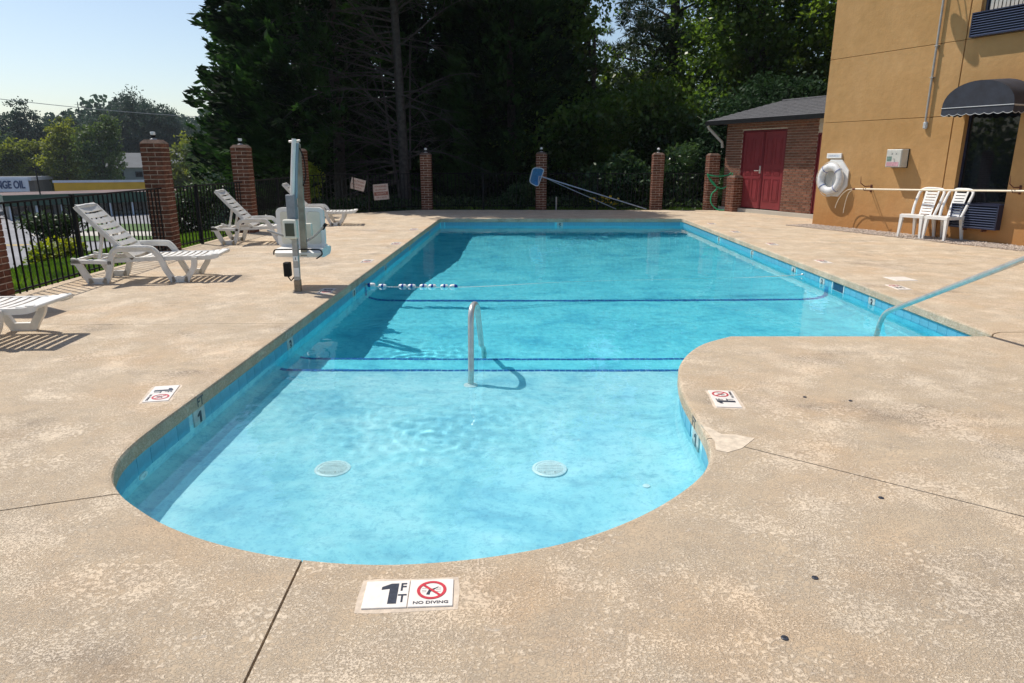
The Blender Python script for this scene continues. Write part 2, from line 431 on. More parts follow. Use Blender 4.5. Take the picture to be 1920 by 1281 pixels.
class MB:
    def __init__(s):
        s.v, s.f = [], []
    def add(s, vs, fs):
        n = len(s.v)
        s.v += [tuple(p) for p in vs]
        s.f += [tuple(i + n for i in f) for f in fs]
        return s
    def box(s, x0, x1, y0, y1, z0, z1):
        return s.add([(x0, y0, z0), (x1, y0, z0), (x1, y1, z0), (x0, y1, z0), (x0, y0, z1), (x1, y0, z1), (x1, y1, z1), (x0, y1, z1)],
                     [(0, 3, 2, 1), (4, 5, 6, 7), (0, 1, 5, 4), (1, 2, 6, 5), (2, 3, 7, 6), (3, 0, 4, 7)])
    def bbox(s, x0, x1, y0, y1, z0, z1, b=0.004):
        "box with chamfered vertical-plane edges all round"
        bm = bmesh.new()
        bmesh.ops.create_cube(bm, size=1)
        for v in bm.verts:
            v.co = ((x0 + x1) / 2 + v.co.x * (x1 - x0), (y0 + y1) / 2 + v.co.y * (y1 - y0), (z0 + z1) / 2 + v.co.z * (z1 - z0))
        bmesh.ops.bevel(bm, geom=list(bm.edges), offset=b, segments=1, affect='EDGES')
        s.add([v.co[:] for v in bm.verts], [[v.index for v in f.verts] for f in bm.faces])
        bm.free()
        return s
    def prism(s, poly, y0, y1, axis='y'):
        "poly of (x,z) extruded in y (axis y), or (x,y) in z, or (y,z) in x; concave allowed"
        n = len(poly)
        def P(a, b, c):
            return {'y': (a, c, b), 'z': (a, b, c), 'x': (c, a, b)}[axis]
        vs = [P(a, b, y0) for a, b in poly] + [P(a, b, y1) for a, b in poly]
        tri = geometry.tessellate_polygon([[Vector((a, b, 0)) for a, b in poly]])
        fs = [tuple(t) for t in tri] + [tuple(i + n for i in reversed(t)) for t in tri]
        fs += [(i, (i + 1) % n, (i + 1) % n + n, i + n) for i in range(n)]
        return s.add(vs, fs)
    def tube(s, pts, r, seg=8, cap=True):
        pts = [Vector(p) for p in pts]
        n = len(pts)
        rs = r if isinstance(r, (list, tuple)) else [r] * n
        T = []
        for i in range(n):
            a = pts[max(0, i - 1)]; b = pts[min(n - 1, i + 1)]
            T.append((b - a).normalized())
        up = Vector((0, 0, 1)) if abs(T[0].z) < 0.9 else Vector((1, 0, 0))
        u = T[0].cross(up).normalized()
        vs, fs = [], []
        for i in range(n):
            u = (u - T[i] * u.dot(T[i]))
            u = u.normalized() if u.length > 1e-6 else T[i].orthogonal().normalized()
            w = T[i].cross(u)
            for k in range(seg):
                a = 2 * math.pi * k / seg
                vs.append(pts[i] + (u * math.cos(a) + w * math.sin(a)) * rs[i])
        for i in range(n - 1):
            for k in range(seg):
                a, b = i * seg + k, i * seg + (k + 1) % seg
                fs.append((a, b, b + seg, a + seg))
        if cap:
            fs.append(tuple(reversed(range(seg))))
            fs.append(tuple((n - 1) * seg + k for k in range(seg)))
        return s.add(vs, fs)
    def lathe(s, prof, c=(0, 0, 0), seg=16):
        "profile of (r, z) round the z axis at c"
        vs, fs = [], []
        for r, z in prof:
            for k in range(seg):
                a = 2 * math.pi * k / seg
                vs.append((c[0] + r * math.cos(a), c[1] + r * math.sin(a), c[2] + z))
        for i in range(len(prof) - 1):
            for k in range(seg):
                a, b = i * seg + k, i * seg + (k + 1) % seg
                fs.append((a, b, b + seg, a + seg))
        fs.append(tuple(reversed(range(seg))))
        fs.append(tuple((len(prof) - 1) * seg + k for k in range(seg)))
        return s.add(vs, fs)
    def xf(s, mtx):
        s.v = [tuple(mtx @ Vector(p)) for p in s.v]
        return s
    def mesh(s, name, m, smooth=False, bevel=0):
        me = bpy.data.meshes.new(name)
        me.from_pydata(s.v, [], s.f)
        me.materials.append(m)
        bm = bmesh.new()
        bm.from_mesh(me)
        bmesh.ops.recalc_face_normals(bm, faces=bm.faces)
        bm.to_mesh(me)
        bm.free()
        if smooth:
            me.polygons.foreach_set('use_smooth', [True] * len(me.polygons))
            me.set_sharp_from_angle(angle=R(40))
        return me
    def build(s, name, m, parent=None, smooth=False):
        return link(bpy.data.objects.new(name, s.mesh(name, m, smooth)), parent)

def inst(name, me, parent, loc=(0, 0, 0), rz=0.0, rot=None):
    o = bpy.data.objects.new(name, me)
    o.location = loc
    o.rotation_euler = rot if rot else (0, 0, rz)
    return link(o, parent)

def copy_tree(o, parent=None):
    c = o.copy()
    COL.objects.link(c)
    c.parent = parent
    for ch in list(o.children):
        copy_tree(ch, c)
    return c

def np_mesh(name, verts, quads, m, smooth=False, parent=None, tri=False):
    me = bpy.data.meshes.new(name)
    k = quads.shape[1]
    me.vertices.add(len(verts))
    me.vertices.foreach_set('co', np.asarray(verts, np.float32).ravel())
    me.loops.add(quads.size)
    me.loops.foreach_set('vertex_index', np.asarray(quads, np.int32).ravel())
    me.polygons.add(len(quads))
    me.polygons.foreach_set('loop_start', np.arange(0, quads.size, k, dtype=np.int32))
    if smooth:
        me.polygons.foreach_set('use_smooth', np.ones(len(quads), bool))
    me.update(calc_edges=True)
    me.materials.append(m)
    return link(bpy.data.objects.new(name, me), parent)

def text_mesh(txt, size, m, name, bold=0.0, xs=1.0, depth=0.0004):
    cu = bpy.data.curves.new('lettering', 'FONT')
    cu.body = txt
    cu.size = size
    cu.align_x = 'CENTER'
    cu.align_y = 'CENTER'
    cu.offset = bold
    cu.extrude = depth
    o = bpy.data.objects.new('lettering', cu)
    COL.objects.link(o)
    dg = bpy.context.evaluated_depsgraph_get()
    me = bpy.data.meshes.new_from_object(o.evaluated_get(dg))
    bpy.data.objects.remove(o)
    for v in me.vertices:
        v.co.x *= xs
    me.materials.clear()
    me.materials.append(m)
    me.name = name
    return me

# ------------------------------------------------------------------ pool outline (edge of the deck)
kid = [(-2.0, 3.75), (-1.998, 3.4), (-1.965, 3.15), (-1.885, 2.95), (-1.77, 2.80), (-1.62, 2.665), (-1.40, 2.505), (-1.13, 2.37),
       (-0.826, 2.275), (-0.515, 2.235), (-0.21, 2.26), (0.083, 2.335), (0.32, 2.44), (0.55, 2.60), (0.75, 2.79), (0.905, 2.985),
       (0.995, 3.17), (1.04, 3.36), (1.062, 3.58), (1.072, 3.82), (1.09, 4.12), (1.14, 4.45), (1.22, 4.76), (1.36, 5.07), (1.56, 5.36), (1.851, 5.60)]
def catmull(P, n):
    out = []
    for i in range(len(P) - 1):
        p0, p1, p2, p3 = P[max(i - 1, 0)], P[i], P[i + 1], P[min(i + 2, len(P) - 1)]
        for k in range(n):
            t = k / n
            out.append(tuple(0.5 * ((2 * p1[j]) + (-p0[j] + p2[j]) * t + (2 * p0[j] - 5 * p1[j] + 4 * p2[j] - p3[j]) * t * t + (-p0[j] + 3 * p1[j] - 3 * p2[j] + p3[j]) * t ** 3) for j in (0, 1)))
    out.append(P[-1])
    return out
def subdiv(a, b, n):
    return [(a[0] + (b[0] - a[0]) * k / n, a[1] + (b[1] - a[1]) * k / n) for k in range(1, n)]
FL, FR, NR = (-1.80, 17.33), (4.28, 17.33), (4.115, 5.60)
def fillet(prev, c, nxt, r, n=5):
    c, a, b = Vector(c), (Vector(prev) - Vector(c)).normalized(), (Vector(nxt) - Vector(c)).normalized()
    p, q = c + a * r, c + b * r
    return [tuple((p * (1 - t) ** 2 + c * 2 * t * (1 - t) + q * t * t)) for t in [k / n for k in range(n + 1)]]
outline = [FL] and (fillet(FR, FL, kid[0], 0.12) + subdiv(FL, kid[0], 40)[1:] + catmull(kid, 4) + subdiv(kid[-1], NR, 8) +
                    fillet(kid[-1], NR, FR, 0.05, 3) + subdiv(NR, FR, 40)[1:-1] + fillet(NR, FR, FL, 0.12) + subdiv(FR, FL, 16)[1:-1])
OUT = np.array(outline)
def offset_loop(P, d):
    "positive d grows the loop outwards (loop runs counter-clockwise)"
    nx = np.roll(P, -1, 0) - np.roll(P, 1, 0)
    nx = nx / np.linalg.norm(nx, axis=1)[:, None]
    nrm = np.stack([nx[:, 1], -nx[:, 0]], 1)
    area = 0.5 * np.sum(P[:, 0] * np.roll(P[:, 1], -1) - np.roll(P[:, 0], -1) * P[:, 1])
    return P + nrm * d * (1 if area > 0 else -1)
def inside_dist(X, Y, P):
    "signed distance to loop P, positive inside"
    x, y = X.ravel(), Y.ravel()
    A, B = P, np.roll(P, -1, 0)
    best = np.full(x.shape, 1e9)
    ins = np.zeros(x.shape, bool)
    for (ax, ay), (bx, by) in zip(A, B):
        dx, dy = bx - ax, by - ay
        t = np.clip(((x - ax) * dx + (y - ay) * dy) / (dx * dx + dy * dy + 1e-12), 0, 1)
        best = np.minimum(best, (x - ax - t * dx) ** 2 + (y - ay - t * dy) ** 2)
        c = ((ay > y) != (by > y)) & (x < (bx - ax) * (y - ay) / (by - ay + 1e-12) + ax)
        ins ^= c
    d = np.sqrt(best)
    return np.where(ins, d, -d).reshape(X.shape)

# ------------------------------------------------------------------ ground
def smooth01(a, b, x):
    t = np.clip((x - a) / (b - a), 0, 1)
    return t * t * (3 - 2 * t)
def terrain_z(X, Y):
    d1 = -6.0 - X + 0.12 * (Y - 12) * (Y > 12)
    d = d1
    z = -0.10 - 0.22 * smooth01(0.2, 3.0, d) - 5.9 * smooth01(1.5, 16.0, d)
    far = smooth01(90, 200, Y) * smooth01(-30, 20, X)
    z = z * (1 - 0.3 * far)
    z = z + 0.05 * np.sin(X * 0.9) * np.sin(Y * 0.7) * smooth01(0, 4, d)
    return z
def axis_lines(spec):
    out = [spec[0][0]]
    for a, b, n in spec:
        out += [a + (b - a) * k / n for k in range(1, n + 1)]
    return np.array(out)
gx = axis_lines([(-1500, -200, 12), (-200, -60, 20), (-60, -6, 90), (-6, 12, 30), (12, 60, 20), (60, 1500, 14)])
gy = axis_lines([(-1500, -60, 10), (-60, -4, 12), (-4, 22, 52), (22, 70, 48), (70, 200, 24), (200, 1600, 14)])
GX, GY = np.meshgrid(gx, gy)
GZ = terrain_z(GX, GY)
under = (GX > -5.0) & (GX < 11.5) & (GY > -2.6) & (GY < 19.9) & ~((GX < -2.6) & (GY > 17.6))
GZ = np.where(under, -3.2, GZ)
nX, nY = len(gx), len(gy)
idx = np.arange(nX * nY).reshape(nY, nX)
q = np.stack([idx[:-1, :-1], idx[:-1, 1:], idx[1:, 1:], idx[1:, :-1]], -1).reshape(-1, 4)
g_o = np_mesh('ground', np.stack([GX.ravel(), GY.ravel(), GZ.ravel()], 1), q, M['ground'], smooth=True)
tag(g_o, kind='structure')

# ------------------------------------------------------------------ pool deck with sawn joints
DECK_OUT = [(-5.5, -3.0), (12.0, -3.0), (12.0, 20.15), (-2.75, 20.3), (-5.5, 18.1)]
def build_deck():
    lo_t, lo_b = offset_loop(OUT, 0.014), OUT
    n, mo = len(OUT), len(DECK_OUT)
    T = -0.095
    rows = [(offset_loop(OUT, 0.022), 0.0), (offset_loop(OUT, 0.007), -0.0035), (lo_b, -0.016), (lo_b, T + 0.012), (offset_loop(OUT, 0.010), T)]
    vs = []
    for P, z in rows:
        vs += [(x, y, z) for x, y in P]
    ob = len(vs)
    vs += [(x, y, 0.0) for x, y in DECK_OUT] + [(x, y, T) for x, y in DECK_OUT]
    fs = []
    for r in range(len(rows) - 1):
        for i in range(n):
            a, b = r * n + i, r * n + (i + 1) % n
            fs.append((a, b, b + n, a + n))
    for i in range(mo):
        a, b = ob + i, ob + (i + 1) % mo
        fs.append((a, b, b + mo, a + mo))
    top = [[Vector((x, y, 0)) for x, y in DECK_OUT], [Vector((x, y, 0)) for x, y in rows[0][0]]]
    for t in geometry.tessellate_polygon(top):
        fs.append(tuple((ob + i) if i < mo else (i - mo) for i in t))
    bot = [[Vector((x, y, 0)) for x, y in DECK_OUT], [Vector((x, y, 0)) for x, y in rows[-1][0]]]
    k = (len(rows) - 1) * n
    for t in geometry.tessellate_polygon(bot):
        fs.append(tuple((ob + mo + i) if i < mo else (k + i - mo) for i in t))
    me = bpy.data.meshes.new('pool_deck')
    me.from_pydata(vs, [], fs)
    bm = bmesh.new(); bm.from_mesh(me)
    bmesh.ops.recalc_face_normals(bm, faces=bm.faces)
    bm.to_mesh(me); bm.free()
    o = bpy.data.objects.new('pool_deck', me)
    COL.objects.link(o)
    cut = MB()
    joints = [((-0.79, 2.40), (-0.62, -3.2), 0.009), ((-1.70, 2.80), (-5.7, 1.35), 0.009), ((1.03, 3.43), (9.5, -3.06), 0.008),
              ((4.0, 5.60), (4.22, 5.72), 0.014), ((4.22, 5.72), (12.3, 5.95), 0.012), ((-5.7, 5.95), (-1.8, 6.06), 0.005), ((-5.7, 12.6), (-1.8, 12.7), 0.006)]
    for (x0, y0), (x1, y1), w in joints:
        d = Vector((x1 - x0, y1 - y0, 0)).normalized(); p = Vector((-d.y, d.x, 0)) * w / 2
        a, b = Vector((x0, y0, 0)), Vector((x1, y1, 0))
        vs = [a + p, a - p, b - p, b + p]
        cut.add([(v.x, v.y, -0.03) for v in vs] + [(v.x, v.y, 0.05) for v in vs],
                [(0, 1, 2, 3), (7, 6, 5, 4), (0, 4, 5, 1), (1, 5, 6, 2), (2, 6, 7, 3), (3, 7, 4, 0)])
    # overlapping cutters are kept apart by running them one after another
    dg = bpy.context.evaluated_depsgraph_get
    cm = cut.v
    for j in range(len(joints)):
        c = MB().add(cm[j * 8:j * 8 + 8], [(0, 1, 2, 3), (7, 6, 5, 4), (0, 4, 5, 1), (1, 5, 6, 2), (2, 6, 7, 3), (3, 7, 4, 0)]).build('joint_cutter', M['dark'])
        md = o.modifiers.new('joint', 'BOOLEAN')
        md.object = c
        md.operation = 'DIFFERENCE'
        md.solver = 'EXACT'
        nm = bpy.data.meshes.new_from_object(o.evaluated_get(dg()))
        o.modifiers.clear()
        if len(nm.polygons) > 10:
            o.data = nm
        bpy.data.objects.remove(c)
    o.data.materials.clear()
    o.data.materials.append(M['concrete'])
    o.data.name = 'pool_deck'
    o.data.polygons.foreach_set('material_index', [0] * len(o.data.polygons))
    return tag(o, kind='structure')
deck = build_deck()

pp = MB().prism([(1.066, 3.60), (1.075, 3.36), (1.05, 3.25), (1.10, 3.22), (1.19, 3.27), (1.25, 3.34), (1.30, 3.40), (1.22, 3.45), (1.14, 3.46), (1.10, 3.55)], -0.01, 0.0022, axis='z').build('repair_patch', mat('pale_repair_mortar', (0.58, 0.49, 0.38), 0.8, var=0.15, vscale=25, bump=0.3, bscale=50), deck)

# ------------------------------------------------------------------ pool shell, tiles, water
pool = struct_root('swimming_pool')
WALL = offset_loop(OUT, 0.024)
WATER_Z = -0.175
def floor_base(Y):
    z = np.where(Y < 5.52, -0.485, np.where(Y < 6.06, -0.70, -1.12))
    z = np.where(Y < 6.08, z, z - 0.62 * smooth01(8.9, 13.5, Y))
    return z
def build_shell():
    n = len(WALL)
    vs = [(x, y, -0.085) for x, y in WALL] + [(x, y, -0.5) for x, y in WALL] + [(x, y, -2.2) for x, y in WALL]
    fs = [(r * n + i, r * n + (i + 1) % n, (r + 1) * n + (i + 1) % n, (r + 1) * n + i) for r in range(2) for i in range(n)]
    w = MB(); w.v, w.f = vs, fs
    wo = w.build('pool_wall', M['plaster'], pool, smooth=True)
    xs = np.arange(-2.15, 4.45, 0.05)
    ys = np.unique(np.round(np.concatenate([np.arange(2.15, 17.45, 0.05), [5.519, 5.523, 6.058, 6.062]]), 4))
    X, Y = np.meshgrid(xs, ys)
    d = inside_dist(X, Y, WALL)
    rc = np.where(Y < 5.52, 0.14, np.where(Y < 6.06, 0.16, 0.32))
    t = np.clip(1 - d / rc, 0, 1)
    Z = floor_base(Y) + rc * (1 - np.sqrt(np.clip(1 - t * t, 0, 1)))
    Z = np.minimum(Z, -0.21)
    Z += 0.004 * np.sin(X * 2.3 + Y) * np.cos(Y * 1.7)
    ny, nx = X.shape
    id_ = np.arange(nx * ny).reshape(ny, nx)
    qd = np.stack([id_[:-1, :-1], id_[:-1, 1:], id_[1:, 1:], id_[1:, :-1]], -1)
    keep = np.maximum.reduce([d[:-1, :-1], d[:-1, 1:], d[1:, 1:], d[1:, :-1]]) > -0.02
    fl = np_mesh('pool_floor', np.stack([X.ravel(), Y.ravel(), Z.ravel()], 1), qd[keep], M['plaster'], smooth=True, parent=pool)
    fl.data.set_sharp_from_angle(angle=R(50))
    for o in (wo, fl):
        o.cycles.is_caustics_receiver = True
    return wo, fl
wall_o, floor_o = build_shell()

def loop_walk(P, step):
    "points, tangents and inward normals every step metres along loop P"
    seg = np.roll(P, -1, 0) - P
    L = np.linalg.norm(seg, axis=1)
    cum = np.concatenate([[0], np.cumsum(L)])
    tot = cum[-1]
    cnt = int(tot // step)
    res = []
    for k in range(cnt):
        s_ = (k + 0.5) * tot / cnt
        i = np.searchsorted(cum, s_) - 1
        i = min(max(i, 0), len(P) - 1)
        t = (s_ - cum[i]) / L[i]
        p = P[i] + seg[i] * t
        tg = seg[i] / L[i]
        res.append((p, tg))
    return res, tot / cnt
area = 0.5 * np.sum(WALL[:, 0] * np.roll(WALL[:, 1], -1) - np.roll(WALL[:, 0], -1) * WALL[:, 1])
INW = 1 if area > 0 else -1
def wall_frame(x, y):
    "nearest wall point, its rotation so local x runs along the wall and local -y faces into the pool"
    d = np.linalg.norm(WALL - np.array([x, y]), axis=1)
    i = int(np.argmin(d))
    tg = WALL[(i + 1) % len(WALL)] - WALL[i - 1]
    tg = tg / np.linalg.norm(tg)
    inward = np.array([-tg[1], tg[0]]) * INW
    # project on the segment line
    p = WALL[i] + tg * np.dot(np.array([x, y]) - WALL[i], tg)
    rz = math.atan2(inward[1], inward[0]) + math.pi / 2
    return p, inward, rz
# wall depth markers: (near x, near y, text)
wall_marks = [(-2.0, 4.12, '1'), (-1.96, 5.9, '3'), (-1.93, 8.3, '3'), (-1.88, 10.3, '4'), (-1.84, 12.6, '5'), (-1.82, 15.4, '5'),
              (1.09, 3.75, '1'), (4.16, 7.75, '3'), (4.18, 9.1, '3'), (4.2, 10.1, '4'), (4.23, 12.0, '5'), (4.25, 14.1, '5'), (1.21, 17.35, '5')]
mark_frames = [(wall_frame(x, y), t) for x, y, t in wall_marks]
skim_p, skim_in, skim_rz = wall_frame(4.17, 8.62)
tile_me = MB().bbox(-0.0752, 0.0752, -0.006, 0.004, -0.075, 0.075, 0.002).mesh('tile', M['tile_blue'])
walk, step = loop_walk(WALL, 0.1525)
for p, tg in walk:
    if any(np.linalg.norm(p - fr[0]) < 0.085 for fr, _ in mark_frames) or np.linalg.norm(p - skim_p) < 0.17:
        continue
    inward = np.array([-tg[1], tg[0]]) * INW
    rz = math.atan2(inward[1], inward[0]) + math.pi / 2
    o = inst('tile', tile_me, pool, (p[0], p[1], -0.170 + random.uniform(-0.0008, 0.0008)), rz)
    o.cycles.is_caustics_receiver = True
# step edges and the break line, rows of small dark blue tiles
def floor_z(x, y):
    d = float(inside_dist(np.array([[x]]), np.array([[y]]), WALL)[0, 0])
    rc = 0.14 if y < 5.52 else (0.16 if y < 6.06 else 0.32)
    t = min(max(1 - d / rc, 0), 1)
    return min(float(floor_base(np.array([y]))[0]) + rc * (1 - math.sqrt(max(0, 1 - t * t))), -0.2), d
def line_row(y, width, yz, name):
    xs = np.arange(-2.0, 4.3, 0.05)
    d = inside_dist(xs[None, :], np.full((1, len(xs)), y), WALL)[0]
    xs = xs[d > 0.012]
    x0, x1 = xs.min(), xs.max()
    if y < 5.7:
        x1 = min(x1, 1.7)
    mb = MB()
    k = int((x1 - x0) / 0.052)
    for i in range(k):
        xa = x0 + (x1 - x0) * i / k + 0.002; xb = x0 + (x1 - x0) * (i + 1) / k - 0.002
        za, zb = floor_z(xa, yz)[0] + 0.004, floor_z(xb, yz)[0] + 0.004
        w0 = width * random.uniform(0.92, 1.05)
        j = 0.002 * math.sin(i * 0.9)
        mb.add([(xa, y - w0 / 2 + j, za), (xb, y - w0 / 2 + j, zb), (xb, y + w0 / 2 + j, zb), (xa, y + w0 / 2 + j, za),
                (xa, y - w0 / 2 + j, za - 0.006), (xb, y - w0 / 2 + j, zb - 0.006), (xb, y + w0 / 2 + j, zb - 0.006), (xa, y + w0 / 2 + j, za - 0.006)],
               [(0, 1, 2, 3), (0, 4, 5, 1), (1, 5, 6, 2), (2, 6, 7, 3), (3, 7, 4, 0)])
    o = mb.build(name, M['line_blue'], pool)
    o['kind'] = 'stuff'
    o.cycles.is_caustics_receiver = True
line_row(5.49, 0.05, 5.48, 'step_edge_tiles')
line_row(6.03, 0.05, 6.02, 'step_edge_tiles')
def break_line(y):
    mb = MB()
    pl, _, _ = wall_frame(-1.93, y); pr, _, _ = wall_frame(4.17, y)
    path = [(pl[0] + 0.004, -0.27)]
    z0 = -1.12; r = 0.32
    for k in range(9):
        a = math.pi / 2 * k / 8
        path.append((pl[0] + 0.006 + r - r * math.cos(a), z0 + r - r * math.sin(a) + 0.006))
    for k in range(1, 100):
        path.append((pl[0] + r + (pr[0] - pl[0] - 2 * r) * k / 100, z0 + 0.008))
    for k in range(9):
        a = math.pi / 2 * (1 - k / 8)
        path.append((pr[0] - 0.006 - r + r * math.cos(a), z0 + r - r * math.sin(a) + 0.006))
    path.append((pr[0] - 0.004, -0.27))
    w = 0.05
    for (xa, za), (xb, zb) in zip(path[:-1], path[1:]):
        d = Vector((xb - xa, 0, zb - za)).normalized() * 0.002
        mb.add([(xa + d.x, y - w, za + d.z), (xb - d.x, y - w, zb - d.z), (xb - d.x, y + w, zb - d.z), (xa + d.x, y + w, za + d.z)], [(0, 1, 2, 3)])
    o = mb.build('break_line_tiles', M['line_blue'], pool)
    o['kind'] = 'stuff'
    o.cycles.is_caustics_receiver = True
break_line(8.95)
# floor drains in the wading end: flat domed covers with a grille of slots
for i, (x, y) in enumerate(((-1.05, 3.67), (0.22, 3.68))):
    z = -0.485
    dr = MB().lathe([(0.105, 0.0), (0.103, 0.008), (0.088, 0.013), (0.082, 0.006), (0.0801, 0.006)], (x, y, z + 0.003), 32).build('drain_ring', M['drain_white'], pool, smooth=True)
    g = MB()
    for k in range(-7, 8):
        xx = k * 0.0105
        h = math.sqrt(max(0, 0.078 ** 2 - xx * xx))
        g.box(x + xx - 0.0032, x + xx + 0.0032, y - h, y + h, z + 0.010, z + 0.016)
    for k in (-0.035, 0.0, 0.035):
        h = math.sqrt(0.078 ** 2 - k * k)
        g.box(x - h, x + h, y + k - 0.003, y + k + 0.003, z + 0.0165, z + 0.019)
    MB().lathe([(0.080, 0.0), (0.079, 0.003)], (x, y, z + 0.004), 28).build('drain_cover', M['drain_white'], dr).cycles.is_caustics_receiver = True
    g2 = g.build('drain_grille', M['drain_white'], dr)
    for s_ in (-1, 1):
        g3 = MB().lathe([(0.006, 0), (0.005, 0.003)], (x + s_ * 0.03, y - 0.055, z + 0.019), 8).build('drain_screw', M['steel'], dr)
    for o in (dr, g2):
        o.cycles.is_caustics_receiver = True
MB().lathe([(0.022, 0), (0.020, 0.006), (0.008, 0.008)], (0.75, 3.47, -0.485), 16).build('floor_inlet', M['drain_white'], pool, smooth=True)
# return fitting on the left wall of the wading end
pf, inn, rzf = wall_frame(-1.99, 3.42)
fit = MB().lathe([(0.045, 0), (0.043, 0.010), (0.02, 0.014), (0.018, 0.004)], (0, 0, 0), 20).xf(Matrix.Rotation(R(90), 4, 'X')).build('return_fitting', M['drain_white'], pool, smooth=True)
fit.location = (pf[0], pf[1], -0.30); fit.rotation_euler = (0, 0, rzf)
# skimmer mouth
sk = MB().box(-0.155, 0.155, -0.006, 0.02, -0.10, 0.085).build('skimmer_mouth', M['skim_blue'], pool)
sk.location = (skim_p[0], skim_p[1], -0.175); sk.rotation_euler = (0, 0, skim_rz)
skf = MB()
for x0, x1, z0, z1 in ((-0.17, -0.155, -0.115, 0.085), (0.155, 0.17, -0.115, 0.085), (-0.155, 0.155, -0.115, -0.10)):
    skf.box(x0, x1, -0.012, 0.01, z0, z1)
skf.build('skimmer_frame', M['drain_white'], sk)

def build_water():
    xs = np.arange(-2.08, 4.36, 0.022)
    ys = np.arange(2.18, 17.40, 0.022)
    X, Y = np.meshgrid(xs, ys)
    d = inside_dist(X, Y, WALL)
    rng = np.random.default_rng(5)
    Z = np.zeros_like(X)
    for k in range(30):
        lam = rng.uniform(0.11, 0.8) if k % 3 else rng.uniform(0.09, 0.16)
        a = rng.uniform(0, 2 * math.pi)
        kx, ky = 2 * math.pi / lam * math.cos(a), 2 * math.pi / lam * math.sin(a)
        Z += 0.00034 * lam ** 1.15 * np.sin(kx * X + ky * Y + rng.uniform(0, 6.28) + 1.3 * np.sin(1.7 * X + 2.1 * Y + k))
    env = 0.45 + 1.7 * np.exp(-((X + 0.8) ** 2 + (Y - 4.3) ** 2) / 0.7) + 1.2 * np.exp(-((X + 1.2) ** 2 + (Y - 6.6) ** 2) / 0.5)
    env += 0.5 * smooth01(10, 15, Y)
    env2 = 0.22 + 1.5 * np.exp(-((X + 0.75) ** 2 + (Y - 4.25) ** 2) / 0.22) + 0.9 * np.exp(-((X + 1.25) ** 2 + (Y - 6.6) ** 2) / 0.2) + 0.7 * np.exp(-((X + 0.1) ** 2 + (Y - 4.6) ** 2) / 0.15) + 0.5 * np.exp(-((X + 1.5) ** 2 + (Y - 4.7) ** 2) / 0.2)
    Z *= env
    for k in range(26):
        lam = rng.uniform(0.07, 0.17); a = rng.uniform(0, 2 * math.pi)
        kx, ky = 2 * math.pi / lam * math.cos(a), 2 * math.pi / lam * math.sin(a)
        Z += 0.00011 * (lam / 0.1) ** 1.5 * env2 * np.sin(kx * X + ky * Y + rng.uniform(0, 6.28) + 2.0 * np.sin(2.9 * X + 1.9 * Y + k))
    for cx, cy, lam, amp, rad in ((-0.62, 4.22, 0.085, 0.0007, 0.30), (-1.30, 6.6, 0.10, 0.0011, 0.36), (-1.0, 4.62, 0.07, 0.00035, 0.24), (-1.62, 4.9, 0.09, 0.0004, 0.22), (-0.2, 4.5, 0.08, 0.0003, 0.25), (-0.75, 3.85, 0.075, 0.0003, 0.2)):
        wx, wy = X + 0.03 * np.sin(9 * Y), Y + 0.03 * np.sin(8 * X)
        r = np.hypot(wx - cx, wy - cy)
        Z += amp * np.sin(2 * math.pi * r / lam) * np.exp(-(r / rad) ** 2)
    Z += WATER_Z
    ny, nx = X.shape
    id_ = np.arange(nx * ny).reshape(ny, nx)
    qd = np.stack([id_[:-1, :-1], id_[:-1, 1:], id_[1:, 1:], id_[1:, :-1]], -1)
    keep = np.maximum.reduce([d[:-1, :-1], d[:-1, 1:], d[1:, 1:], d[1:, :-1]]) > 0.0
    o = np_mesh('water', np.stack([X.ravel(), Y.ravel(), Z.ravel()], 1), qd[keep], M['water'], smooth=True)
    o.cycles.is_caustics_caster = True
    return tag(o, kind='structure')
water = build_water()

# ------------------------------------------------------------------ depth markers
num_me = {k: text_mesh(k, 0.135, M['ink'], 'numeral', 0.004) for k in '345'}
def one_mesh(h):
    P = [(-0.04, -0.5), (0.24, -0.5), (0.24, 0.5), (0.0, 0.5), (-0.30, 0.34), (-0.30, 0.20), (-0.04, 0.24)]
    return MB().prism([(a * h * 0.95, b * h) for a, b in P], 0.0, 0.0006, axis='z').mesh('numeral', M['ink'])
num_me['1'] = one_mesh(0.112)
f_me = text_mesh('F', 0.060, M['ink'], 'lettering', 0.0012, 0.8)
t_me = text_mesh('T', 0.060, M['ink'], 'lettering', 0.0012, 0.8)
nd_me = text_mesh('NO DIVING', 0.0205, M['ink'], 'lettering', 0.0004, 1.12)
half_me = MB().bbox(-0.0755, 0.0755, -0.0755, 0.0755, -0.004, 0.0035, 0.0015).mesh('tile', M['tile_white'])
def ring_mesh():
    mb = MB()
    n = 40; r0, r1 = 0.040, 0.051
    vs = []
    for k in range(n):
        a = 2 * math.pi * k / n
        vs += [(r0 * math.cos(a), r0 * math.sin(a), 0.0008), (r1 * math.cos(a), r1 * math.sin(a), 0.0008)]
    mb.add(vs, [(2 * k, 2 * k + 1, (2 * k + 3) % (2 * n), (2 * k + 2) % (2 * n)) for k in range(n)])
    c = math.sqrt(0.5); w = 0.0045; r = 0.041
    mb.add([(-r * c - w * c, r * c - w * c, 0.001), (-r * c + w * c, r * c + w * c, 0.001), (r * c + w * c, -r * c + w * c, 0.001), (r * c - w * c, -r * c - w * c, 0.001)], [(3, 2, 1, 0)])
    return mb.mesh('prohibition_ring', M['ink_red'])
ring_me = ring_mesh()
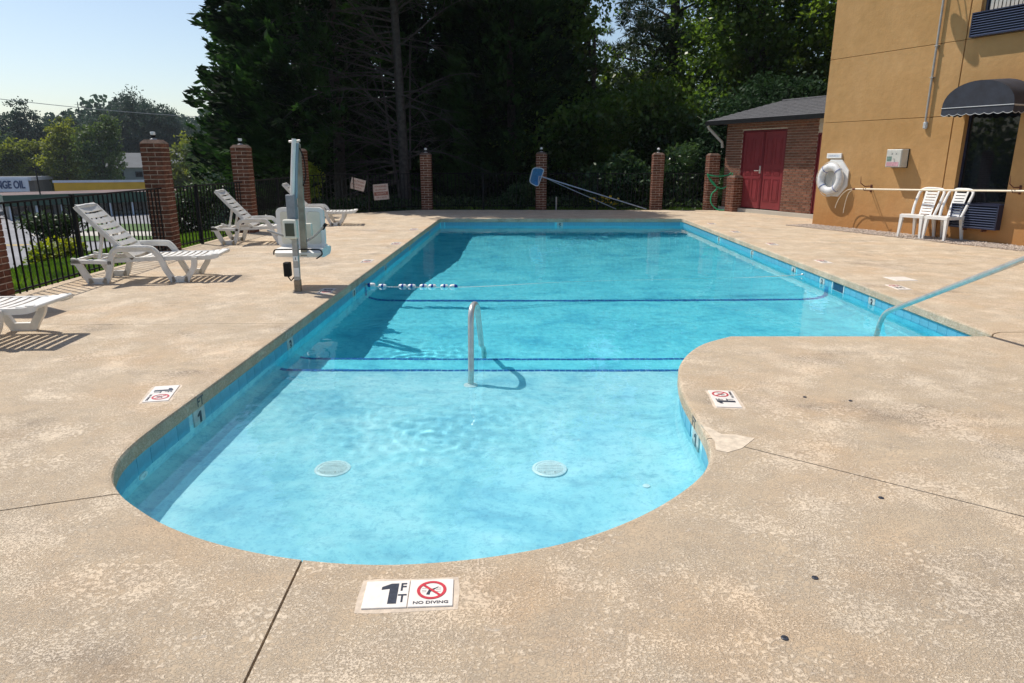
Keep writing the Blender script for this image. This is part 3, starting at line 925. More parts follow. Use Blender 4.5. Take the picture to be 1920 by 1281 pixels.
def diver_mesh():
    mb = MB()
    mb.add([(-0.018, -0.024, 0.0004), (-0.006, -0.026, 0.0004), (-0.004, -0.010, 0.0004), (0.010, 0.004, 0.0004), (0.026, 0.022, 0.0004), (0.012, 0.012, 0.0004), (-0.010, 0.002, 0.0004), (-0.014, -0.010, 0.0004)],
           [tuple(range(8))])
    for y in (-0.010, -0.002, 0.010):
        mb.add([(-0.034, y, 0.0004), (-0.018, y + 0.001, 0.0004), (-0.018, y + 0.0022, 0.0004), (-0.034, y + 0.0012, 0.0004)], [(0, 1, 2, 3)])
        mb.add([(0.014, -y, 0.0004), (0.032, -y + 0.001, 0.0004), (0.032, -y + 0.0022, 0.0004), (0.014, -y + 0.0012, 0.0004)], [(0, 1, 2, 3)])
    return mb.mesh('diver_figure', M['ink'])
diver_me = diver_mesh()
patch_me = MB().prism([(-0.172, -0.092), (-0.10, -0.098), (0.05, -0.094), (0.17, -0.09), (0.174, 0.02), (0.168, 0.092), (0.03, 0.088), (-0.12, 0.094), (-0.168, 0.088), (-0.174, -0.02)], -0.006, 0.0006, axis='z').mesh('mortar_bed', M['coping_patch'])
def deck_marker(x, y, deg, num, label, detail=True):
    t = thing('depth_marker', label, 'depth marker', (x, y, 0.0), R(deg), 'depth markers set in the deck')
    inst('mortar_bed', patch_me, t)
    a = inst('tile', half_me, t, (-0.0768, 0, 0.002)); b = inst('tile', half_me, t, (0.0768, 0, 0.002))
    inst('numeral', num_me[num], t, (-0.064, 0, 0.0058))
    inst('lettering', f_me, t, (-0.0215, 0.033, 0.0062)); inst('lettering', t_me, t, (-0.0215, -0.030, 0.0062))
    inst('prohibition_ring', ring_me, t, (0.0775, 0.012, 0.0062))
    inst('diver_figure', diver_me, t, (0.0775, 0.012, 0.006))
    inst('lettering', nd_me, t, (0.0775, -0.056, 0.0062))
    return t
deck_marker(-0.355, 2.046, 3.2, '1', 'white 1 FT and NO DIVING tiles in the deck at the rounded near pool end')
deck_marker(-2.235, 4.12, -77, '1', 'white 1 FT no diving tile pair left of the wading end, beside the wall marker')
deck_marker(1.325, 4.02, 84, '1', 'white 1 FT no diving tile pair on the deck bulge right of the wading end')
deck_marker(-2.10, 7.62, -88, '3', 'worn white depth marker in the deck at the foot of the pool lift')
deck_marker(-2.12, 9.95, -88, '4', 'white depth marker in the left deck just beyond the pool lift shadow')
deck_marker(-2.05, 12.1, -88, '5', 'white depth marker in the left deck halfway up the long pool side')
deck_marker(-2.08, 14.6, -88, '5', 'small far white depth marker in the left deck nearer the lounger behind the lift')
deck_marker(4.50, 7.85, 88, '3', 'cracked worn white depth marker right of the pool, nearer than the white square lid')
deck_marker(4.53, 9.9, 88, '4', 'white depth marker in the right deck just beyond the square skimmer lid')
deck_marker(4.56, 12.0, 88, '5', 'white depth marker in the right deck level with the two white chairs')
deck_marker(4.58, 14.1, 88, '5', 'white depth marker in the right deck second from the far right pool corner')
deck_marker(4.60, 15.9, 88, '5', 'white depth marker in the right deck closest to the far right pool corner')
o = MB().bbox(-0.14, 0.14, -0.14, 0.14, -0.01, 0.006, 0.003).build('skimmer_cover', M['tile_white'])
o.location = (4.84, 8.42, 0); o.rotation_euler = (0, 0, R(4))
tag(o, 'plain white square skimmer lid in the right deck beside the dark skimmer mouth', 'skimmer cover')

wm_tile = MB().bbox(-0.0755, 0.0755, -0.0095, 0.003, -0.076, 0.076, 0.002).mesh('tile', mat('stained_marker_tile', (0.46, 0.50, 0.48), 0.35, var=0.15, vscale=20))
ft_me = text_mesh('FT', 0.085, M['ink_worn'], 'lettering', 0.002)
ROTX = Matrix.Rotation(R(90), 4, 'X')
num_w = {}
for k in '1345':
    me_ = text_mesh(k, 0.125, M['ink'], 'numeral', 0.004) if k != '1' else one_mesh(0.105)
    me_.transform(ROTX); num_w[k] = me_
me_ = ft_me; me_.transform(ROTX)
wlabels = ['white 1 waterline tile with FT on the coping, left wall of the wading end', 'white waterline depth tile on the left wall just past the wading steps',
           'white waterline depth tile on the left wall beside the lift foot', 'white waterline depth tile on the left wall past the first float',
           'white waterline depth tile on the left wall two thirds up the pool', 'white waterline depth tile on the left wall nearest the far corner',
           'white 1 waterline tile with FT on the coping under the right deck bulge', 'white waterline depth tile right of the dark skimmer mouth, nearest the stair rail',
           'white waterline depth tile where the blue break line climbs the right wall', 'white waterline depth tile on the right wall one beyond the blue break line',
           'white waterline depth tile on the right wall level with the white chairs', 'white waterline depth tile on the right wall nearest the far corner',
           'lone white depth tile with dark figure on the far end wall']
for i, ((p, inward, rz), txt) in enumerate(mark_frames):
    t = thing('waterline_marker', wlabels[i], 'depth marker', (p[0], p[1], -0.170), rz, 'depth markers on the pool wall')
    inst('tile', wm_tile, t)
    inst('numeral', num_w[txt], t, (0, -0.0103, 0))
    if i in (0, 6):
        inst('lettering', ft_me, t, (0, -0.0245, 0.120))

# ------------------------------------------------------------------ hand rails
def smooth_path(P, n=6):
    return [Vector(q_) for q_ in catmull3(P, n)]
def catmull3(P, n):
    out = []
    for i in range(len(P) - 1):
        p0, p1, p2, p3 = P[max(i - 1, 0)], P[i], P[i + 1], P[min(i + 2, len(P) - 1)]
        for k in range(n):
            t = k / n
            out.append(tuple(0.5 * ((2 * p1[j]) + (-p0[j] + p2[j]) * t + (2 * p0[j] - 5 * p1[j] + 4 * p2[j] - p3[j]) * t * t + (-p0[j] + 3 * p1[j] - 3 * p2[j] + p3[j]) * t ** 3) for j in range(3)))
    out.append(tuple(P[-1]))
    return out
def bent(P, r, n=6):
    "polyline with rounded corners"
    P = [Vector(p) for p in P]
    out = [P[0]]
    for a, c, b in zip(P[:-2], P[1:-1], P[2:]):
        ra = min(r, (a - c).length * 0.48, (b - c).length * 0.48)
        p, q_ = c + (a - c).normalized() * ra, c + (b - c).normalized() * ra
        for k in range(n + 1):
            t = k / n
            out.append(p * (1 - t) ** 2 + c * 2 * t * (1 - t) + q_ * t * t)
    out.append(P[-1])
    return out
t = thing('step_handrail', 'short looped stainless handrail standing in the shallow water over the wading steps', 'handrail', (-0.325, 5.12, -0.485))
rail = bent([(0, 0, 0.005), (0.0, 0.16, 0.81), (0.035, 0.42, 0.78), (0.06, 1.10, -0.05), (0.06, 1.16, -0.62)], 0.16, 8)
MB().tube(rail, 0.0240, 14).build('rail', M['steel'], t, smooth=True)
MB().lathe([(0.058, 0), (0.056, 0.012), (0.03, 0.024), (0.026, 0.03)], (0, 0, 0.0), 22).build('escutcheon', M['white_plastic2'], t, smooth=True)
t = thing('entry_handrail', 'long sloping stainless handrail entering the pool from the right frame edge', 'handrail', (3.8, 4.35, 0))
rail = bent([(0, 0, 0.0), (0, 0.02, 0.88), (0, 0.38, 0.875), (0, 2.50, -0.09), (0.0, 2.56, -1.1)], 0.15, 8)
MB().tube(rail, 0.025, 14).build('rail', M['steel'], t, smooth=True)
MB().lathe([(0.055, 0), (0.053, 0.012), (0.03, 0.022)], (0, 0, 0.0), 20).build('escutcheon', M['steel'], t, smooth=True)

for o_ in list(COL.objects):
    if o_.type == 'MESH' and (o_.parent is pool or (o_.parent and o_.parent.parent is pool) or o_.name.split('.')[0] in ('rail', 'escutcheon')):
        o_.cycles.is_caustics_receiver = True

# ------------------------------------------------------------------ float line
t = thing('float_line', 'thin safety rope across the pool over the blue break line', 'rope', (-1.9, 8.95, WATER_Z))
P = [(-0.01, -0.08, 0.02), (0.05, -0.1, 0.0), (1.3, -0.13, 0.0), (2.6, 0.25, -0.004), (3.9, 0.45, -0.004), (5.2, 0.62, -0.003), (6.03, 0.72, 0.02)]
rope_pts = catmull3(P, 8)
MB().tube(rope_pts, 0.0045, 6).build('rope', M['white_rope'], t, smooth=True)
for x_, y_ in ((-0.012, -0.08), (6.05, 0.72)):
    MB().lathe([(0.022, 0), (0.02, 0.01), (0.008, 0.02)], (x_, y_, 0.02), 12).build('cup_anchor', M['steel'], t, smooth=True)
fl_prof = [(0.012, -0.055), (0.026, -0.050), (0.036, -0.030), (0.038, 0.0), (0.036, 0.030), (0.026, 0.050), (0.012, 0.055)]
fl_w = MB().lathe(fl_prof, (0, 0, 0), 16).xf(Matrix.Rotation(R(90), 4, 'Y')).mesh('float', M['white_plastic2'], True)
fl_b = MB().lathe([(0.0365, -0.016), (0.0395, -0.010), (0.0395, 0.010), (0.0365, 0.016)], (0, 0, 0), 16).xf(Matrix.Rotation(R(90), 4, 'Y')).mesh('band', M['blue_float'], True)
fl_bb = MB().lathe([(0.012, -0.056), (0.0275, -0.051), (0.0378, -0.030), (0.0385, -0.012)], (0, 0, 0), 16).xf(Matrix.Rotation(R(90), 4, 'Y')).mesh('band', M['blue_float'], True)
fx = [(-1.845, 1, 'wall end, blue ended'), (-1.70, 0, ''), (-1.435, 0, ''), (-1.315, 0, ''), (-1.16, 0, ''), (-1.045, 0, ''), (-0.885, 0, ''), (-0.765, 2, '')]
flab = ['blue and white float touching the left pool wall', 'second float from the left wall, beside the blue ended one', 'left float of the second pair on the rope',
        'right float of the second pair on the rope', 'left float of the third pair on the rope', 'right float of the third pair on the rope',
        'left float of the last pair on the rope', 'last float with dark blue end, farthest from the left wall']
for i, (x_, k_, _) in enumerate(fx):
    yy = 8.95 - 0.10 - 0.018 * i / 4
    f = thing('rope_float', flab[i], 'float', (x_, yy, WATER_Z + (0.02 if i == 0 else 0.006)), R(-4 + i), 'floats on the pool safety rope')
    f.scale = (0.95, 0.82, 0.82)
    inst('float', fl_w, f)
    if k_ == 0:
        inst('band', fl_b, f)
    else:
        b = inst('band', fl_bb, f)
        if k_ == 2: b.rotation_euler = (0, 0, math.pi)

# ------------------------------------------------------------------ brick piers with lamps
brick_me = []
def brick_mesh(L, W, H, m, jit=0.0):
    return MB().bbox(0, L, 0, W, 0, H, 0.003).mesh('brick', m)
BL, BW, BH, MJ = 0.200, 0.095, 0.056, 0.0115
br_full = brick_mesh(BL, BW, BH, M['brick'])
def lamp_on(x, y, z, label, scale=1.0, kind='round'):
    t = thing('pier_lamp', label, 'lamp', (x, y, z), 0, 'lamps on the brick piers')
    MB().lathe([(0.055, 0), (0.05, 0.012), (0.02, 0.022), (0.015, 0.03)], (0, 0, 0), 16).build('base', M['steel_dull'], t, smooth=True)
    MB().lathe([(0.012, 0.028), (0.028, 0.036), (0.034, 0.045), (0.034, 0.068), (0.026, 0.070)], (0, 0, 0), 16).build('collar', M['iron'], t, smooth=True)
    if kind == 'round':
        MB().lathe([(0.02, 0.068), (0.034, 0.078), (0.042, 0.098), (0.038, 0.118), (0.022, 0.132), (0.006, 0.135)], (0, 0, 0), 16).build('globe', M['lamp_white'], t, smooth=True)
    else:
        MB().lathe([(0.030, 0.068), (0.036, 0.074), (0.037, 0.112), (0.034, 0.118), (0.01, 0.121)], (0, 0, 0), 16).build('globe', M['lamp_white'], t, smooth=True)
    return t
def pier(x, y, rz, H, label, lamp_label=None, z0=-0.02, kind='jar', S=0.315):
    "pinwheel of four bricks a course round a mortar core"
    t = thing('brick_pier', label, 'brick pier', (x, y, z0), rz, 'brick piers of the pool fence')
    nc = int((H - z0 - 0.06) / (BH + MJ))
    ch = (H - z0 - 0.06) / nc
    h = S / 2
    MB().box(-h + 0.006, h - 0.006, -h + 0.006, h - 0.006, 0, nc * ch).build('mortar_core', M['mortar'], t)
    L2 = S - BW - MJ
    me = MB().bbox(0, L2, 0, BW, 0, ch - MJ, 0.003).mesh('brick', M['brick'])
    for c in range(nc):
        z = c * ch + MJ * 0.5
        flip = c % 2
        for k in range(4):
            a = k * math.pi / 2
            j = random.uniform(-0.002, 0.002)
            # corner start of the side; alternate courses mirror the wheel
            lx, ly = (-h, -h + j) if not flip else (-h + BW + MJ, -h + j)
            px = lx * math.cos(a) - ly * math.sin(a); py = lx * math.sin(a) + ly * math.cos(a)
            inst('brick', me, t, (px, py, z + random.uniform(-0.001, 0.001)), a)
    zc = nc * ch
    MB().add([(-h, -h, zc), (h, -h, zc), (h, h, zc), (-h, h, zc), (-h + 0.05, -h + 0.05, zc + 0.055), (h - 0.05, -h + 0.05, zc + 0.055), (h - 0.05, h - 0.05, zc + 0.055), (-h + 0.05, h - 0.05, zc + 0.055)],
             [(0, 3, 2, 1), (4, 5, 6, 7), (0, 1, 5, 4), (1, 2, 6, 5), (2, 3, 7, 6), (3, 0, 4, 7)]).build('cap', M['cap_mortar'], t)
    if lamp_label:
        lamp_on(x, y, z0 + zc + 0.055, lamp_label, kind=kind)
    return t
PI = [(-5.47, 7.03, 1.74), (-5.60, 11.12, 1.74), (-5.37, 14.05, 1.72), (-5.42, 18.05, 1.70), (-2.505, 20.55, 1.62), (0.855, 20.6, 1.64), (4.26, 20.6, 1.62), (5.82, 20.45, 1.60)]
plab = ['red brick pier cut by the left frame edge, nearest the camera', 'tall red brick pier behind the nearest whole lounger', 'red brick pier behind the second lounger',
        'red brick pier standing behind the pool lift mast', 'red brick pier right of the bare branched tree', 'red brick pier behind the blue skimmer net',
        'red brick pier at the foot of the leaning net pole', 'red brick pier carrying the green hose']
llab = [None, 'white jar lamp on the tall pier behind the nearest lounger', 'white jar lamp on the pier behind the second lounger', 'lamp on the pier half hidden by the lift mast',
        'small white globe lamp on the pier by the bare tree', 'small white globe lamp on the pier behind the net', 'small white globe lamp on the pier by the pole foot', None]
for i, (x, y, H) in enumerate(PI):
    pier(x, y, R((0, 4, 2, 0, 0, 0, 0, 6)[i]), H, plab[i], llab[i], kind='jar' if i < 4 else 'round')
# short pier by the shed
pier(6.28, 19.75, R(25), 1.0, 'short waist high brick pier next to the shed corner', None)

# ------------------------------------------------------------------ iron fence panels
picket_me = MB().box(-0.0075, 0.0075, -0.0075, 0.0075, 0.06, 1.035).mesh('picket', M['iron'])
def fence(a, b, label, top=1.03, posts=(), z0=0.0, z1=0.0):
    a, b = Vector((*a, z0)), Vector((*b, z1))
    L = (b - a).length
    ang = math.atan2(b.y - a.y, b.x - a.x)
    t = thing('fence_panel', label, 'fence', a, ang, 'black iron fence panels')
    sl = (z1 - z0) / L
    for z, h in ((top, 0.020), (0.10, 0.018), (top - 0.0, 0.020))[:2]:
        MB().tube([(0, 0, z), (L, 0, z + sl * L)], h * 0.62, 6).build('rail', M['iron'], t)
    n = int(L / 0.112)
    for k in range(1, n):
        inst('picket', picket_me, t, (L * k / n, 0, sl * L * k / n))
    for s_ in posts:
        MB().box(s_ - 0.022, s_ + 0.022, -0.022, 0.022, -0.05, top + 0.03).build('post', M['iron'], t)
    return t
fence((-5.40, 1.2), (-5.42, 6.87), 'black iron fence panel between the left frame edge pier and the camera side', posts=(2.0, 4.0), z0=-0.03, z1=-0.03)
fence((-5.34, 7.19), (-5.50, 10.95), 'black iron fence panel behind the nearest whole lounger', posts=(1.35,), z0=-0.03, z1=-0.03)
fence((-5.48, 11.30), (-5.36, 13.88), 'black iron fence panel in front of the round dark shrub', posts=(0.75,), z0=-0.03, z1=-0.03)
fence((-5.35, 14.22), (-5.40, 17.88), 'black iron fence panel behind the second lounger and the lift', posts=(1.8,), z0=-0.02, z1=-0.02)
fence((-5.25, 18.2), (-2.66, 20.45), 'black iron fence panel with two tilted signs hung on it', posts=(1.7,))
fence((-2.34, 20.55), (0.69, 20.6), 'black iron fence panel in deep shade left of the net', posts=(1.5,))
fence((1.02, 20.6), (4.10, 20.6), 'black iron fence panel behind the leaning net poles', posts=(1.5,))
fence((4.42, 20.6), (5.66, 20.46), 'short black iron fence panel left of the hose pier')

# ------------------------------------------------------------------ signs on the fence
def fence_sign(x, y, z, w, h, tilt, label, lines, ang):
    t = thing('warning_sign', label, 'sign', (x, y, z), ang, 'signs on the pool fence')
    t.rotation_euler = (0, tilt, ang)
    MB().bbox(-w / 2, w / 2, -0.004, 0.004, -h / 2, h / 2, 0.002).build('board', M['sign_paint'], t)
    for txt, size, zz, bar in lines:
        if bar:
            MB().box(-w * 0.46, w * 0.46, -0.0062, -0.0045, zz - bar / 2, zz + bar / 2).build('red_band', M['sign_red'], t)
        me = text_mesh(txt, size, M['sign_red'] if not bar else M['sign_paint'], 'lettering', 0.0012)
        me.transform(ROTX)
        inst('lettering', me, t, (0, -0.0066, zz))
fang = math.atan2(2.25, 2.59)
fence_sign(-4.20, 19.07, 0.77, 0.385, 0.30, R(15), 'smaller warning board hanging askew on the fence, tilted down to the right',
           [('NO DIVING', 0.062, 0.075, 0), ('ALLOWED', 0.072, -0.015, 0), ('IN THIS POOL', 0.035, -0.09, 0)], R(14))
fence_sign(-3.66, 19.5, 0.55, 0.42, 0.43, R(-4), 'larger square warning board on the fence with a red band',
           [('WARNING', 0.068, 0.15, 0), ('NO LIFEGUARD', 0.045, 0.06, 0), ('ON DUTY', 0.058, -0.045, 0.10), ('SWIM AT OWN RISK', 0.032, -0.15, 0)], R(14))

# ------------------------------------------------------------------ loungers
def ribbon(path, w, y0, y1, mb):
    "flat bar of width w following an (x, z) path, extruded from y0 to y1"
    P = [Vector((a, b)) for a, b in path]
    n = len(P)
    ws = w if isinstance(w, (list, tuple)) else [w] * n
    L, Rr = [], []
    for i in range(n):
        t = (P[min(n - 1, i + 1)] - P[max(0, i - 1)]).normalized()
        nn = Vector((-t.y, t.x)) * ws[i] / 2
        L.append(P[i] + nn); Rr.append(P[i] - nn)
    vs = []
    for y in (y0, y1):
        vs += [(p.x, y, p.y) for p in L] + [(p.x, y, p.y) for p in Rr]
    fs = []
    for i in range(n - 1):
        fs += [(i, i + 1, n + i + 1, n + i), (2 * n + i, 3 * n + i, 3 * n + i + 1, 2 * n + i + 1),
               (i, 2 * n + i, 2 * n + i + 1, i + 1), (n + i, n + i + 1, 3 * n + i + 1, 3 * n + i)]
    fs += [(0, n, 3 * n, 2 * n), (n - 1, 2 * n + n - 1, 3 * n + n - 1, n + n - 1)]
    return mb.add(vs, fs)
def cat2(P, n=5):
    return [tuple(p) for p in catmull([tuple(q_) for q_ in P], n)]
def make_lounger():
    t = thing('sun_lounger', 'x', 'sun lounger', (0, 0, 0), 0, 'white plastic sun loungers along the fence')
    for s_ in (-1, 1):
        y0, y1 = (s_ * 0.275, s_ * 0.315) if s_ > 0 else (s_ * 0.315, s_ * 0.275)
        f = MB()
        ribbon(cat2([(-0.15, 0.275), (-0.08, 0.255), (-0.02, 0.14), (0.045, 0.03), (0.06, 0.0)]), [0.078] * 21, y0, y1, f)
        ribbon([(0.03, 0.034), (0.255, 0.034)], 0.070, y0, y1, f)
        ribbon(cat2([(0.22, 0.0), (0.27, 0.07), (0.315, 0.20), (0.345, 0.32), (0.40, 0.395), (0.52, 0.41), (0.80, 0.41), (0.88, 0.385), (0.95, 0.29), (1.0, 0.16), (1.07, 0.04), (1.09, 0.0)]), 0.070, y0, y1, f)
        ribbon([(1.07, 0.034), (1.27, 0.034)], 0.070, y0, y1, f)
        ribbon(cat2([(1.245, 0.0), (1.29, 0.08), (1.36, 0.18), (1.375, 0.30)]), 0.068, y0, y1, f)
        ribbon([(-0.15, 0.272), (0.10, 0.262), (0.34, 0.25)], 0.04, y0, y1, f)
        # the wide flat top of the armrest
        a0, a1 = (s_ * 0.262, s_ * 0.328) if s_ > 0 else (s_ * 0.328, s_ * 0.262)
        ribbon(cat2([(0.36, 0.345), (0.405, 0.405), (0.52, 0.425), (0.80, 0.425), (0.885, 0.40), (0.93, 0.33)]), 0.016, a0, a1, f)
        f.build('side_frame', M['white_plastic'], t)
        r = MB()
        b0, b1 = (s_ * 0.235, s_ * 0.270) if s_ > 0 else (s_ * 0.270, s_ * 0.235)
        ribbon(cat2([(-0.14, 0.262), (0.2, 0.262), (0.55, 0.275), (1.0, 0.285), (1.45, 0.285), (1.60, 0.292), (1.68, 0.315)]), [0.05] * 30 + [0.022], b0, b1, r)
        r.build('seat_rail', M['white_plastic'], t)
        r = MB()
        ribbon(cat2([(0.60, 0.29), (0.42, 0.45), (0.20, 0.67), (0.01, 0.87), (-0.015, 0.905)]), 0.05, b0, b1, r)
        r.build('back_rail', M['white_plastic'], t)
        r = MB()
        ribbon([(0.235, 0.60), (0.19, 0.42), (0.15, 0.28)], 0.035, b0 * 0.80, b1 * 0.80, r)
        r.build('back_support', M['white_plastic'], t)
    for k in range(12):
        x = 0.66 + k * 0.0845
        z = 0.306 + (0.012 if k > 9 else 0) + (0.012 if k == 11 else 0)
        m = MB()
        # slats bow down a little in the middle
        for j in range(4):
            ya, yb = -0.252 + j * 0.126, -0.252 + (j + 1) * 0.126
            za, zb = [-0.010 * (1 - (yy / 0.252) ** 2) for yy in (ya, yb)]
            m.add([(x, ya, z + za), (x + 0.056, ya, z + za), (x + 0.056, yb, z + zb), (x, yb, z + zb), (x, ya, z + za - 0.008), (x + 0.056, ya, z + za - 0.008), (x + 0.056, yb, z + zb - 0.008), (x, yb, z + zb - 0.008)],
                  [(0, 1, 2, 3), (7, 6, 5, 4), (0, 4, 5, 1), (3, 2, 6, 7)] + ([(0, 3, 7, 4)] if j == 0 else []) + [(1, 5, 6, 2)] * 1 + ([(0, 3, 7, 4)] if j else []))
        m.build('seat_slat', M['white_plastic'], t)
    # backrest slats
    ux, uz = -0.615 / 0.868, 0.61 / 0.868
    L = 0.868
    n = 9
    for k in range(n):
        s0 = 0.02 + k * (L - 0.03) / n
        wdt = (L - 0.03) / n - (0.028 if k < n - 1 else -0.035)
        m = MB()
        for j in range(4):
            ya, yb = -0.245 + j * 0.1225, -0.245 + (j + 1) * 0.1225
            A, B = [], []
            for yy in (ya, yb):
                sag = -0.014 * (1 - (yy / 0.245) ** 2)
                for q_ in (0, wdt):
                    bx, bz = 0.60 + ux * (s0 + q_), 0.295 + uz * (s0 + q_)
                    A.append((bx + uz * (0.014 + sag), yy, bz - ux * (0.014 + sag)))
                    B.append((bx + uz * (0.006 + sag), yy, bz - ux * (0.006 + sag)))
            vs = A + B
            m.add(vs, [(0, 1, 3, 2), (4, 6, 7, 5), (0, 4, 5, 1), (2, 3, 7, 6), (0, 2, 6, 4), (1, 5, 7, 3)])
        m.build('back_slat', M['white_plastic'], t)
    MB().tube([(-0.01, -0.25, 0.895), (-0.012, 0, 0.905), (-0.01, 0.25, 0.895)], 0.024, 8).build('top_rail', M['white_plastic'], t, smooth=True)
    MB().bbox(1.64, 1.685, -0.262, 0.262, 0.300, 0.328, 0.006).build('foot_rail', M['white_plastic'], t)
    MB().box(0.13, 0.165, -0.215, 0.215, 0.262, 0.285).build('cross_bar', M['white_plastic'], t)
    MB().box(-0.15, -0.10, -0.28, 0.28, 0.262, 0.29).build('end_bar', M['white_plastic'], t)
    return t
lg = make_lounger()
spots = [(-5.12, 8.36, 8, 'whole white plastic lounger with raised back in front of the tall brick pier'),
         (-5.29, 5.42, 4, 'white plastic lounger cut off by the left frame edge, only its foot end showing'),
         (-5.10, 12.22, 7, 'white plastic lounger left of the pool lift with the dark shrub behind its back'),
         (-5.03, 15.55, 8, 'farthest white plastic lounger, half hidden behind the pool lift seat')]
for i, (x, y, a, lab) in enumerate(spots):
    o = lg if i == 0 else copy_tree(lg)
    o.location = (x, y, 0); o.rotation_euler = (0, 0, R(a)); o['label'] = lab; o.scale = (0.905, 1.0, 1.0)

# ------------------------------------------------------------------ pool lift
t = thing('pool_lift', 'pool access lift, steel mast with white seat hung beside the water', 'pool lift', (-2.42, 7.62, 0))
MB().bbox(-0.034, 0.034, -0.034, 0.034, 0.0, 0.13, 0.004).build('base_sleeve', mat('sleeve_paint', (0.30, 0.24, 0.17), 0.6, 0.3, var=0.3, vscale=20), t)
m = MB().add([(-0.029, -0.029, 0.13), (0.029, -0.029, 0.13), (0.029, 0.029, 0.13), (-0.029, 0.029, 0.13), (-0.012, -0.03, 0.95), (0.044, -0.03, 0.95), (0.044, 0.03, 0.95), (-0.012, 0.03, 0.95)],
             [(0, 3, 2, 1), (4, 5, 6, 7), (0, 1, 5, 4), (1, 2, 6, 5), (2, 3, 7, 6), (3, 0, 4, 7)])
m.build('post', M['steel_dull'], t)
lb = MB().bbox(-0.022, 0.036, -0.034, -0.0295, 0.17, 0.27, 0.001).build('white_label', M['white_plastic2'], t)
lb2 = MB().bbox(-0.018, 0.034, -0.0345, -0.0300, 0.345, 0.40, 0.001).build('small_label', M['white_plastic2'], t)
me = text_mesh('i', 0.04, M['ink'], 'lettering', 0.002); me.transform(ROTX)
inst('lettering', me, lb2, (0.008, -0.0352, 0.372))
MB().bbox(-0.135, -0.062, -0.05, 0.03, 0.17, 0.33, 0.008).build('motor_box', M['iron'], t)
MB().tube([(-0.10, -0.01, 0.17), (-0.07, -0.01, 0.12), (-0.03, -0.01, 0.16)], 0.008, 8).build('motor_cable', M['iron'], t, smooth=True)
MB().bbox(-0.045, 0.055, -0.045, 0.045, 0.80, 1.07, 0.006).build('actuator_block', mat('blue_grey_paint', (0.24, 0.26, 0.29), 0.4, 0.1, var=0.15, vscale=12), t)
cb = MB().bbox(-0.075, 0.075, -0.125, -0.048, 0.60, 0.81, 0.01).build('control_box', M['cream'], t)
MB().bbox(-0.050, 0.050, -0.130, -0.1245, 0.63, 0.77, 0.002).build('dark_window', mat('smoked_window', (0.05, 0.065, 0.05), 0.2), cb)
MB().tube([(0.022, -0.02, 1.03), (0.055, -0.03, 1.32), (0.092, -0.02, 1.655)], 0.0235, 12).build('upper_tube', M['white_plastic2'], t, smooth=True)
MB().tube([(0.052, 0.01, 1.03), (0.080, 0.0, 1.32), (0.108, 0.02, 1.61)], 0.020, 10).build('piston', mat('piston_blue', (0.22, 0.30, 0.37), 0.35, 0.2), t, smooth=True)
MB().add([(0.075, 0.03, 1.60), (0.135, 0.03, 1.60), (0.135, 0.06, 1.60), (0.075, 0.06, 1.60), (0.02, 0.13, 0.38), (0.09, 0.13, 0.38), (0.09, 0.17, 0.38), (0.02, 0.17, 0.38)],
         [(0, 1, 2, 3), (7, 6, 5, 4), (0, 4, 5, 1), (1, 5, 6, 2), (2, 6, 7, 3), (3, 7, 4, 0)]).build('hanger_bar', mat('taupe_paint', (0.34, 0.31, 0.25), 0.45, 0.2, var=0.15, vscale=12), t)
MB().tube([(0.03, 0.0, 1.625), (0.15, 0.0, 1.635)], 0.013, 10).tube([(0.07, 0.02, 1.60), (0.12, 0.05, 1.60)], 0.018, 8).build('pivot_bracket', M['steel'], t, smooth=True)
MB().tube(bent([(0.13, 0.03, 1.56), (0.17, 0.03, 1.45), (0.17, 0.05, 1.25), (0.12, 0.08, 1.16)], 0.1), 0.007, 6).build('control_cable', M['iron'], t, smooth=True)
MB().bbox(0.055, 0.14, 0.20, 0.26, 0.57, 0.74, 0.006).build('battery_box', M['cream'], t)
bk = bmesh.new()
def rounded_panel(x0, x1, z0, z1, y0, y1, r, n=5):
    poly = []
    for cx, cz, a0 in ((x1 - r, z1 - r, 0), (x0 + r, z1 - r, 90), (x0 + r, z0 + r, 180), (x1 - r, z0 + r, 270)):
        for k in range(n + 1):
            a = R(a0 + 90 * k / n)
            poly.append((cx + r * math.cos(a), cz + r * math.sin(a)))
    return MB().prism(poly, y0, y1)
sb = rounded_panel(-0.31, 0.24, 0.45, 0.905, 0.38, 0.43, 0.06).build('seat_back', M['white_plastic2'], t)
rounded_panel(0.05, 0.20, 0.49, 0.86, 0.372, 0.3795, 0.03).build('back_panel', M['cream'], sb)
rounded_panel(-0.26, -0.10, 0.49, 0.86, 0.372, 0.3795, 0.03).build('back_panel', M['cream'], sb)
st = MB().prism([(0.12 + a, 0.37 + b) for a, b in ((0.0, 0.045), (0.02, 0.0), (0.08, -0.015), (0.36, -0.01), (0.42, 0.03), (0.42, 0.075), (0.34, 0.09), (0.05, 0.085))], -0.27, 0.26, axis='x')
sp = st.build('seat_pan', M['white_plastic2'], t)
MB().tube(bent([(-0.28, 0.11, 0.40), (-0.27, 0.10, 0.455), (0.0, 0.095, 0.462), (0.26, 0.10, 0.455), (0.275, 0.11, 0.40), (0.2, 0.11, 0.352)], 0.05), 0.008, 6).build('edge_trim', M['iron'], sp, smooth=True)
MB().tube(bent([(0.02, 0.16, 0.50), (0.22, 0.10, 0.62), (0.34, 0.06, 0.74)], 0.08), [0.013] * 9, 8).build('arm', M['steel_dull'], t, smooth=True)
MB().tube(bent([(-0.03, 0.12, 0.56), (-0.2, 0.1, 0.63), (-0.33, 0.12, 0.67)], 0.08), [0.013] * 9, 8).build('arm', M['steel_dull'], t, smooth=True)
MB().tube([(0.30, 0.09, 0.69), (0.345, 0.055, 0.745)], 0.018, 8).build('arm_grip', M['iron'], t, smooth=True)
